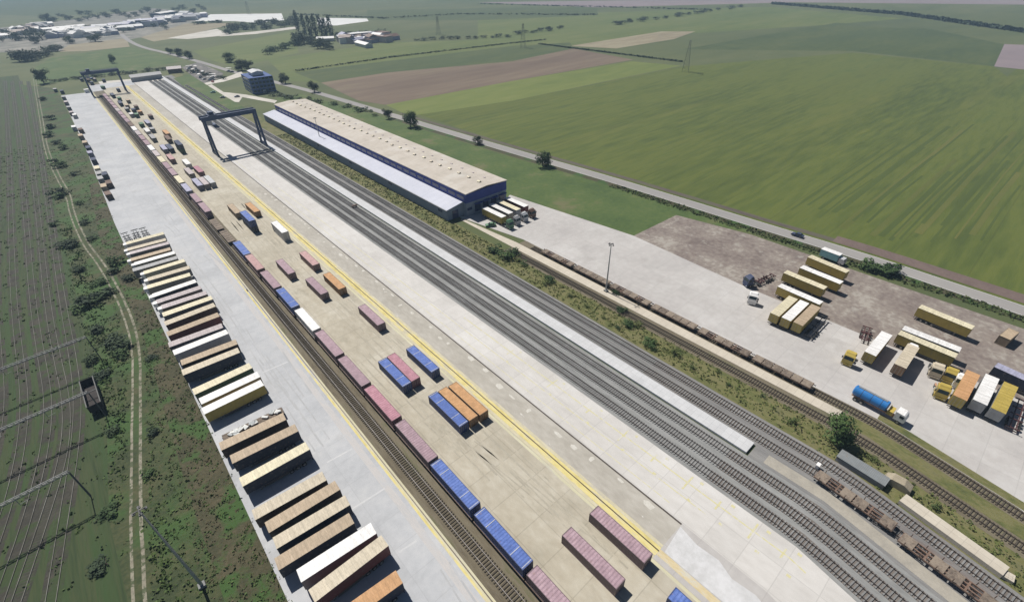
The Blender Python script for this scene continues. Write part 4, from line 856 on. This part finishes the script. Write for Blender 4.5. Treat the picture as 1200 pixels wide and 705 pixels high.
for i, (xr, y) in enumerate(((-20.9, 147.5), (-22.8, 122.5), (-28.0, 99))):
    o = thing('catenary_portal', 'steel catenary portal over the overgrown tracks, %s from the camera' % ORD[3-i], 'portal', xr, y, 0, R(3), 'catenary portals over the left tracks'); h = 8.0; Wd = 46
    for s, xx in ((0, 0), (1, -Wd)):
        part('mast', o, (s,), lambda b: (b.bar((xx, -.35, 0), (xx, -.2, h), .16), b.bar((xx, .35, 0), (xx, .2, h), .16), [b.bar((xx, -.3, k), (xx, .3, k+1), .07) for k in range(8)]), mat('portal_mast_dark', [(.08, .08, .085), (.13, .13, .135)], scale=1))
    part('beam', o, (), lambda b: (b.bar((-Wd, -.25, h), (0, -.25, h), .12), b.bar((-Wd, .25, h), (0, .25, h), .12), b.bar((-Wd, 0, h+.5), (0, 0, h+.5), .12), [b.bar((-k, -.25, h), (-k-1, .25, h), .07) for k in range(Wd)], [b.bar((-k, .25, h), (-k-.5, 0, h+.5), .06) for k in range(Wd)]), m_cat)
    for k in range(4):
        part('wire_bracket', o, (k,), lambda b: (b.bar((-8-k*9, 0, h), (-8-k*9, 0, h-1.8), .08), b.bar((-8-k*9, 0, h-1.6), (-6.6-k*9, 0, h-1.4), .06)), m_cat)
# dark open wagon on the left tracks
x, y = G(107, 461, 2.2)
o = thing('open_wagon', 'dark open goods wagon standing by the overgrown tracks', 'wagon', x, y, 0, R(2)); 
mk = mat('soot_steel', [(.025, .022, .022), (.05, .042, .04)], scale=1)
part('body', o, (), lambda b: (b.box(-1.4, -1.3, -6, 6, 1.1, 3.0), b.box(1.3, 1.4, -6, 6, 1.1, 3.0), b.box(-1.3, 1.3, -6, -5.9, 1.1, 3.0), b.box(-1.3, 1.3, 5.9, 6, 1.1, 3.0), b.box(-1.3, 1.3, -5.9, 5.9, 1.1, 1.2)), mk)
part('rim', o, (), lambda b: (b.box(-1.45, -1.25, -6.05, 6.05, 3.0, 3.1), b.box(1.25, 1.45, -6.05, 6.05, 3.0, 3.1), b.box(-1.25, 1.25, -.1, .1, 2.8, 2.95)), mat('rim_grey', [(.12, .12, .12), (.18, .18, .17)], scale=1))
for s in (-1, 1): bogie(o, s*4.1)
m_py = mat('pylon_steel', [(.09, .1, .09), (.15, .16, .15)], scale=1)
def pylon(label, x, y, h=32, rz=.5):
    o = thing('power_pylon', label, 'pylon', x, y, 0, rz, 'pylons out in the fields')
    def tw(b):
        k = 8
        def c(i): t = i/k; s = 3.0*(1-t)+.5*t; return [(sx_*s, sy*s, h*t) for sx_, sy in ((-1, -1), (1, -1), (1, 1), (-1, 1))]
        for i in range(k):
            p, q = c(i), c(i+1)
            for j in range(4): b.bar(p[j], q[j], .17); b.bar(p[j], q[(j+1) % 4], .09); b.bar(q[j], q[(j+1) % 4], .09)
    part('tower', o, (h,), tw, m_py)
    for z_ in (.72, .84, .96):
        part('cross_arm', o, (h, z_), lambda b: (b.bar((-5.5, 0, h*z_), (5.5, 0, h*z_), .25), b.bar((-5.5, 0, h*z_), (0, 0, h*z_+1.8), .15), b.bar((5.5, 0, h*z_), (0, 0, h*z_+1.8), .1)), m_py)
for p, lb, h in (((803, 84), 'thin lattice pylon beside the light green field corner', 26), ((613, 56), 'lattice pylon left of the ploughed field end', 26), ((514, 41), 'lattice pylon above the row of far bushes', 24), ((292, 17), 'dark lattice pylon beyond the bright gravel strip', 26)):
    x, y = G(*p); pylon(lb, x, y, h)

# ------------------------------------------------------------------ vegetation
def leaf_mat(name, a, b_):
    return mat(name, [a, tuple((u+v)/2 for u, v in zip(a, b_)), b_], scale=.6, rough=.85, fine=5, per_object=.2)
m_leaf = leaf_mat('tree_leaf', (.022, .048, .012), (.062, .11, .026)); m_leafd = leaf_mat('dark_leaf', (.014, .03, .012), (.04, .066, .024))
m_leafy = leaf_mat('bush_leaf', (.045, .07, .016), (.12, .14, .035)); m_bark = mat('bark', [(.06, .045, .03), (.1, .08, .06)], scale=3)
def crown_fn(seed, n, size, kind='round'):
    def fn(b):
        r = random.Random(seed)
        if kind == 'poplar': lumps = [(r.uniform(-.05, .05), r.uniform(-.05, .05), .1+.84*i/11, .2*math.sin(math.pi*(.18+.72*i/11))+.06) for i in range(12)]
        elif kind == 'bush': lumps = [(r.uniform(-.35, .35), r.uniform(-.35, .35), r.uniform(.2, .6), r.uniform(.18, .32)) for _ in range(6)]
        else: lumps = [(r.uniform(-.28, .28), r.uniform(-.28, .28), r.uniform(.22, .82), r.uniform(.17, .28)) for _ in range(12)]
        for _ in range(n):
            cx, cy, cz, rr = r.choice(lumps); d = Vector((r.gauss(0, 1), r.gauss(0, 1), r.gauss(0, .8))).normalized()*rr*r.uniform(.55, 1.08)
            p = Vector((cx, cy, max(.03, cz)))+d; p.z = max(.02, p.z); nrm = (d.normalized()+Vector((r.uniform(-.6, .6), r.uniform(-.6, .6), r.uniform(-.2, .8)))).normalized()
            t = nrm.orthogonal().normalized(); t.rotate(Matrix.Rotation(r.uniform(0, 6), 3, nrm)); u = nrm.cross(t); s = size*r.uniform(.6, 1.3)
            b.quad(tuple(p-t*s), tuple(p-u*s*.6), tuple(p+t*s), tuple(p+u*s*.7))
    return fn
def plant(name, label, cat, x, y, h, wd, kind, m, var=0, group=None, n=None):
    o = thing(name, label, cat, x, y, -.02, random.uniform(0, 6), group); k_ = 1.22 if kind == 'round' else 1.0; o.scale = (wd*k_, wd*k_, h*k_)
    n = n or {'round': 1500, 'poplar': 520, 'bush': 300}[kind]; sz = {'round': (.04 if n > 500 else .06), 'poplar': .05, 'bush': .075}[kind]
    part('crown', o, (kind, var, n), crown_fn(var*7+3, n, sz, kind), m)
    if kind == 'round':
        def tr(b):
            b.cyl((0, 0, 0), (.01, 0, .4), .035, .022, n=7)
            for k in range(5): a = k*1.26; b.cyl((0, 0, .3), (.22*math.cos(a), .22*math.sin(a), .62), .016, .006, n=5)
        part('trunk', o, (), tr, m_bark)
    elif kind == 'poplar': part('trunk', o, (), lambda b: b.cyl((0, 0, 0), (0, 0, .8), .05, .01, n=6), m_bark)
    else: part('stem', o, (), lambda b: [b.cyl((0, 0, 0), (.2*math.cos(k*2), .2*math.sin(k*2), .4), .02, .01, n=5) for k in range(3)], m_bark)
    return o
TREES = [((481, 149), 8.8, 9, 'big round dark tree on the near side of the field road by the warehouse'), ((455, 139), 5.8, 5.5, 'small round tree just left of the big roadside one'), ((560, 169), 4.2, 5, 'low tree on the roadside above the trailers at the warehouse'),
         ((636, 195), 6.6, 8, 'dark tree between the road and the long meadow'), ((335, 98), 7.5, 9, 'round tree just right of the blue office'), ((369, 108), 7.5, 8, 'dark tree at the ploughed field corner by the road'),
         ((270, 73), 9, 12, 'big dark tree beyond the office on the road'), ((284, 83), 9, 13, 'dark tree close behind the blue office'), ((292, 80), 7, 10, 'lower tree right behind the office roof'), ((200, 63), 6, 8, 'first small tree along the far road'), ((211, 66), 8, 9, 'second small tree along the far road'),
         ((222, 69), 7.5, 9, 'third small tree along the far road'), ((134, 74), 8, 7, 'lone tree on the green meadow behind the far crane'), ((52, 98), 12, 12, 'dark tree at the top of the scrub strip'), ((56, 26), 14, 22, 'broad dark tree beyond the long white shed'), ((980, 514), 6.0, 6.2, 'bushy green tree between the old track and the verge'),
         ((41, 51), 9, 12, 'dark tree on the near edge of the town'), ((112, 49), 9, 18, 'broad dark tree on the sandy field edge'), ((82, 51), 9, 12, 'smaller dark tree on the sandy field edge'), ((68, 60), 7, 16, 'low green tree by the dark field corner')]
for i, (p, h, wd, lb) in enumerate(TREES):
    x, y = G(*p); plant('tree', lb, 'tree', x, y, h, wd, 'round', m_leafd if i % 3 else m_leaf, var=i % 4)
for i, p in enumerate(((350, 37), (358, 40), (365, 43), (371, 43.5), (378, 44), (383, 44.5), (389, 45))):
    x, y = G(*p); plant('poplar_tree', 'tall dark poplar, %s from the left in the far row' % ORD[i+1], 'tree', x, y, random.uniform(25, 31), 19, 'poplar', m_leafd, var=i % 3, group='row of poplars', n=380)
for i, p in enumerate(((1020, 316), (1032, 321), (1043, 320))):
    x, y = G(*p); plant('bush', 'large dark green roadside bush, %s of three by the lorry lot' % ['left', 'middle', 'right'][i], 'bush', x, y, 4.2, 6.5, 'bush', m_leaf, var=i, n=420)
SB = [((70, 196), 5, 9), ((66, 190), 4, 7), ((70, 228), 5, 10), ((66, 232), 4, 8), ((78, 288), 3.5, 9), ((86, 290), 3, 6), ((137, 308), 4, 8), ((133, 318), 3, 6), ((150, 327), 2.5, 6), ((115, 350), 4, 9), ((103, 356), 4.5, 9), ((127, 346), 3.5, 7), ((95, 362), 3, 7),
      ((130, 402), 3.5, 9), ((142, 408), 3.5, 8), ((136, 420), 3, 7), ((108, 423), 3, 5), ((182, 508), 2, 4), ((128, 600), 1.6, 5), ((124, 660), 1.6, 6), ((133, 505), 1.8, 4), ((62, 265), 3, 5), ((60, 140), 5, 9), ((64, 150), 5, 10), ((58, 160), 5, 9), ((66, 168), 4, 8), ((88, 205), 3, 6),
      ((90, 240), 2.5, 6), ((100, 262), 2.5, 6), ((108, 280), 2.5, 6), ((118, 332), 2.5, 6), ((120, 385), 2.5, 7), ((120, 440), 2, 6), ((176, 555), 1.4, 4), ((178, 420), 1.5, 4), ((52, 118), 5, 8), ((75, 175), 4, 7), ((95, 318), 3, 6)]
for i, (p, h, wd) in enumerate(SB):
    x, y = G(*p); plant('bush', 'dark green bush in the scrub strip, %s from the far end of the dirt path' % ORD[1+sorted(q[0][1] for q in SB).index(p[1])], 'bush', x, y, h*.8, wd*.8, 'bush', m_leafd if i % 3 else m_leaf, var=i % 4, group='bushes along the scrub strip')
vi = 0
for y in range(-28, 112, 6):
    yy = y+random.uniform(-2, 2); xx = sx(random.uniform(92, 97.6), yy); s = random.choice((.6, .9, 1.3, 1.9))
    if abs(yy-4) < 5: continue
    plant('bush', 'yellow green bush on the weedy verge between tracks, %s from the near end' % ORD[vi+1], 'bush', xx, yy, s, s*1.9, 'bush', random.choice((m_leafy, m_leafy, m_leaf)), var=vi % 4, group='bushes on the verge between the tracks', n=160); vi += 1
for i, (p, h, wd) in enumerate((((592, 302), 3.2, 6), ((578, 296), 3, 6), ((602, 297), 2.6, 5), ((640, 330), 2.4, 5), ((735, 380), 2, 4), ((728, 364), 2.2, 4), ((760, 402), 1.8, 4), ((720, 345), 1.8, 3))):
    x, y = G(*p); plant('bush', 'dark green bush at the foot of the old tracks near the warehouse end' if i < 3 else 'dark bush growing against the old left hand track', 'bush', x, y, h, wd, 'bush', m_leaf, var=i % 4, group='dark bushes near the warehouse end' if i < 3 else 'dark bushes against the old track')
def row(a, b_, n, h, wd, label, group, jx=3, jy=.6, m=m_leafd, name='bush', kind='bush', cat='bush'):
    for i in range(n):
        t = (i+.5)/n; px_ = a[0]+(b_[0]-a[0])*t+random.uniform(-jx, jx); py_ = a[1]+(b_[1]-a[1])*t+random.uniform(-jy, jy)
        x, y = G(px_, py_); s = random.uniform(.7, 1.3)
        plant(name, label, cat, x, y, h*s, wd*s, kind, m, var=i % 4, group=group, n=150 if kind == 'bush' else 260)
row((484, 48), (600, 43), 12, 5, 14, 'far dark bush in the line right of the pale village', 'line of bushes right of the village')
row((600, 41), (664, 33), 10, 6, 12, 'far dark bush on the line below the pylon', 'line of bushes by the far pylon')
row((716, 30), (872, 8), 20, 6, 16, 'far bush in the thin line across the pale fields', 'line of bushes across the far fields', jx=4, jy=.4)
row((310, 63), (348, 52), 10, 8, 14, 'bush in the thicket below the poplars', 'thicket below the poplars', jy=2, m=m_leaf)
row((345, 52), (388, 56), 16, 11, 15, 'tree in the grove at the foot of the poplars', 'grove below the poplars', jy=3, name='tree', kind='round', cat='tree')
row((262, 37), (350, 27), 34, 7, 16, 'tree in the far grove behind the gravel strip', 'grove by the gravel strip', jy=3.5, name='tree', kind='round', cat='tree')
row((228, 29), (262, 26), 8, 7, 18, 'dark bush beside the bright gravel strip', 'bushes beside the gravel strip', jy=.8)
row((0, 44), (60, 40), 18, 9, 14, 'dark tree among the houses of the town', 'trees of the town', jy=7, name='tree', kind='round', cat='tree')
row((60, 24), (240, 12), 40, 8, 17, 'dark tree on the far side of the town', 'trees beyond the town', jy=4, name='tree', kind='round', cat='tree')
row((60, 40), (200, 30), 22, 7, 13, 'small dark tree between the town sheds', 'trees between the town sheds', jy=5, name='tree', kind='round', cat='tree')
row((455, 42), (390, 42), 12, 6, 14, 'dark tree among the greenhouses of the village', 'trees of the small village', jy=1.5, name='tree', kind='round', cat='tree')
row((60, 96), (210, 80), 26, 3.5, 8, 'bush in the hedge behind the far crane', 'hedge behind the far crane', jy=.6)
row((385, 121), (445, 135), 9, 3, 7, 'bush on the grass between warehouse and road', 'bushes between warehouse and road', jy=1.5, m=m_leaf)
row((300, 108), (380, 121), 10, 3.5, 8, 'bush along the road right of the office', 'bushes right of the office', jy=1.5)
row((225, 84), (262, 92), 10, 4, 6, 'bush at the edge of the scrap yard', 'bushes by the scrap yard', jy=2)
row((20, 72), (60, 66), 12, 9, 14, 'dark tree in the clump at the end of the left tracks', 'clump at the end of the left tracks', jy=3, name='tree', kind='round', cat='tree')
# hedgerow lines too thick to count
def hedge(name, pts, wd, h, n, label, m):
    b = MB(); r = random.Random(len(label)); P = [Vector(G(*p)) for p in pts]; seg = [(P[i+1]-P[i]).length for i in range(len(P)-1)]; T = sum(seg)
    O = P[0]
    for _ in range(n):
        t = r.uniform(0, T); i = 0
        while t > seg[i]: t -= seg[i]; i += 1
        p = P[i]+(P[i+1]-P[i])*(t/seg[i])-O; s = h*.4*r.uniform(.6, 1.2)
        c = Vector((p.x+r.uniform(-wd/2, wd/2), p.y+r.uniform(-wd/2, wd/2), r.uniform(.1, 1)*h*.8)); nr_ = Vector((r.uniform(-1, 1), r.uniform(-1, 1), r.uniform(.2, 1))).normalized(); t_ = nr_.orthogonal()*s; u = nr_.cross(t_)
        b.quad(tuple(c-t_), tuple(c-u*.8), tuple(c+t_), tuple(c+u*.8))
    o = bpy.data.objects.new(name, b.mesh(name, m)); col.objects.link(o); o.location = (O.x, O.y, 0); o['kind'] = 'stuff'; o['label'] = label; o['category'] = 'hedge'
hedge('hedgerow', [(905, 5), (1060, 18), (1240, 44)], 10, 5, 2600, 'long dark hedgerow across the top right fields', m_leafd)
hedge('hedgerow', [(632, 52), (720, 63), (800, 73)], 3, 1.6, 1400, 'thin dark hedgerow at the head of the ploughed field', m_leafd)
hedge('hedgerow', [(345, 84), (455, 68), (600, 51), (640, 47)], 4, 1.6, 1400, 'thin dark hedgerow across the middle fields', m_leafd)
hedge('hedgerow', [(340, 17), (450, 22), (540, 17), (700, 18)], 8, 3, 1000, 'faint dark hedgerow across the far fields', m_leafd)
hedge('hedgerow', [(560, 5), (720, 9), (830, 12)], 8, 3, 800, 'faint dark hedgerow below the lilac field', m_leafd)
# loose low growth: scrub, weeds
def growth(name, label, spots, m, hmax, n, sz):
    b = MB(); r = random.Random(11)
    for _ in range(n):
        x, y = spots(r); k = r.randint(3, 6); hh = hmax*r.uniform(.3, 1)
        for _ in range(k):
            c = Vector((x+r.gauss(0, sz*1.3), y+r.gauss(0, sz*1.3), hh*r.uniform(.1, 1))); nr_ = Vector((r.uniform(-1, 1), r.uniform(-1, 1), r.uniform(.3, 1))).normalized(); t_ = nr_.orthogonal()*sz*r.uniform(.5, 1.2); u = nr_.cross(t_)
            b.quad(tuple(c-t_), tuple(c-u*.8), tuple(c+t_), tuple(c+u*.8))
    o = bpy.data.objects.new(name, b.mesh(name, m)); col.objects.link(o); o['kind'] = 'stuff'; o['label'] = label; o['category'] = 'plants'
m_dry = leaf_mat('dry_weed', (.07, .062, .028), (.13, .105, .055)); m_scr = leaf_mat('scrub_leaf', (.045, .075, .018), (.08, .125, .028))
def strip(r): y = r.choice((r.uniform(40, 170), r.uniform(40, 420))); return (r.uniform(-24, -5.4), y)
def clear(f):
    def g(r):
        while True:
            x, y = f(r)
            if min(abs(x-p.x)+abs(y-p.y)*.15 for p in pw) > 1.9: return x, y
    return g
growth('scrub', 'low green scrub growing over the strip beside the dirt path', clear(strip), m_scr, .14, 1800, .2)
growth('scrub', 'dry brown weeds in the strip beside the long row', clear(lambda r: (r.uniform(-15, -5.2), r.uniform(40, 300))), m_dry, .12, 700, .16)
growth('scrub', 'dark low growth beside the dirt path', clear(lambda r: (lambda y: (r.gauss(-20.5, 1.6), y))(r.uniform(40, 260))), m_scr, .4, 500, .28)
growth('weeds', 'weeds growing between the overgrown tracks', lambda r: (r.uniform(-75, -24), r.uniform(80, 420)), m_scr, .12, 1500, .25)
growth('weeds', 'yellow green weeds on the verge between the tracks', lambda r: (lambda y: (sx(r.uniform(91, 98.4), y), y))(r.uniform(-40, 330)), m_leafy, .25, 2600, .22)
growth('weeds', 'rough grass along the roadside ditch', lambda r: (lambda y: (182.5+4.5*(1-max(0, y)/140)-5+r.uniform(-3.2, .8), y))(r.uniform(-30, 130)), m_leafy, .4, 900, .3)

# ------------------------------------------------------------------ far town and village
def house(label, x, y, w_, d, h, rz, wc, rc, group, name='house', cat='house', gable=True):
    o = thing(name, label, cat, x, y, 0, rz, group)
    part('wall', o, (round(w_), round(d), round(h)), lambda b: b.box(-round(w_)/2, round(w_)/2, -round(d)/2, round(d)/2, 0, round(h)), pm(wc))
    W_, D_, H_ = round(w_)/2+.4, round(d)/2+.4, round(h)
    part('roof', o, (W_, D_, H_, gable), (lambda b: b.prism([(-W_, H_+.01), (W_, H_+.01), (0, H_+W_*.45)], -D_, D_, axis='y')) if gable else (lambda b: b.box(-W_, W_, -D_, D_, H_+.01, H_+.6)), pm(rc))
    return o
def run(px0, px1, y0, y1, n, label, group, wc, rc, smin, smax, name='house', cat='house'):
    for i in range(n):
        t = random.random(); px_ = px0+(px1-px0)*t; py_ = y0+(y1-y0)*t+random.uniform(-3, 3); x, y = G(px_, py_)
        s = random.uniform(smin, smax); house(label, x, y, s, s*random.uniform(1.2, 2.6), random.uniform(4, 8), random.uniform(-.4, .4)+random.choice((0, 1.57)), random.choice(wc), random.choice(rc), group, name, cat, gable=random.random() < .6)
run(108, 240, 40, 18, 85, 'pale shed of the hazy far town', 'pale sheds of the far town', ['white', 'lavender', 'silver', 'grey'], ['white', 'silver', 'lavender', 'white', 'navy'], 7, 16, 'shed', 'shed')
run(0, 60, 44, 32, 34, 'small house at the left edge of the far town', 'houses at the left of the far town', ['white', 'dust', 'grey'], ['white', 'dust', 'brown', 'grey'], 7, 14)
run(60, 135, 43, 38, 40, 'low building in the middle of the far town', 'low buildings in the middle of the far town', ['white', 'lavender', 'grey'], ['silver', 'grey', 'white'], 8, 16)
run(400, 458, 49, 46, 26, 'pale building of the small village right of the poplars', 'buildings of the small village', ['white', 'dust', 'lavender'], ['lavender', 'white', 'dust', 'brown'], 8, 14)
def longshed(label, pa, pb, d, h, wc, rc):
    A = Vector(G(*pa)); B = Vector(G(*pb)); m_ = (A+B)/2; L = (B-A).length
    o = thing('long_shed', label, 'shed', m_.x, m_.y, 0, math.atan2(B.y-A.y, B.x-A.x)-math.pi/2)
    part('wall', o, (label,), lambda b: b.box(-d/2, d/2, -L/2, L/2, 0, h), pm(wc)); part('roof', o, (label,), lambda b: b.prism([(-d/2-.4, h+.01), (d/2+.4, h+.01), (0, h+2.2)], -L/2-.5, L/2+.5, axis='y'), pm(rc))
longshed('long white roofed shed on the left of the far town', (50, 39), (100, 34), 16, 6, 'grey', 'white')
longshed('white roofed hall by the bright gravel in the far town', (183, 21), (202, 18), 24, 8, 'navy', 'white')
longshed('pale hall with a dark front in the middle of the far town', (162, 29), (184, 28), 22, 8, 'navy', 'lavender')
longshed('white shed at the foot of the poplars', (372, 49), (392, 48), 10, 4, 'silver', 'white'); longshed('bright white shed at the near edge of the village', (420, 53), (433, 56.5), 10, 4, 'silver', 'white')
longshed('grey roofed shed at the head of the pad', (155, 96), (190, 91.5), 7, 4, 'grey', 'grey'); longshed('pale shed right of the far gantry crane', (198, 86), (214, 84.5), 7, 4, 'brown', 'dust')

# ------------------------------------------------------------------ haze: pale even air round the whole scene
b = MB(); b.box(-8800, 8800, -2900, 15800, -1.2, 112)
q = bpy.data.objects.new('haze', b.mesh('haze')); col.objects.link(q); q['kind'] = 'stuff'
hm = bpy.data.materials.new('haze'); hm.use_nodes = True; n = hm.node_tree.nodes
n.remove(n['Principled BSDF']); pv = n.new('ShaderNodeVolumePrincipled'); pv.inputs['Color'].default_value = (.55, .78, 1, 1); pv.inputs['Density'].default_value = .00023; pv.inputs['Anisotropy'].default_value = 0
hm.node_tree.links.new(pv.outputs[0], n['Material Output'].inputs['Volume']); q.data.materials.append(hm)
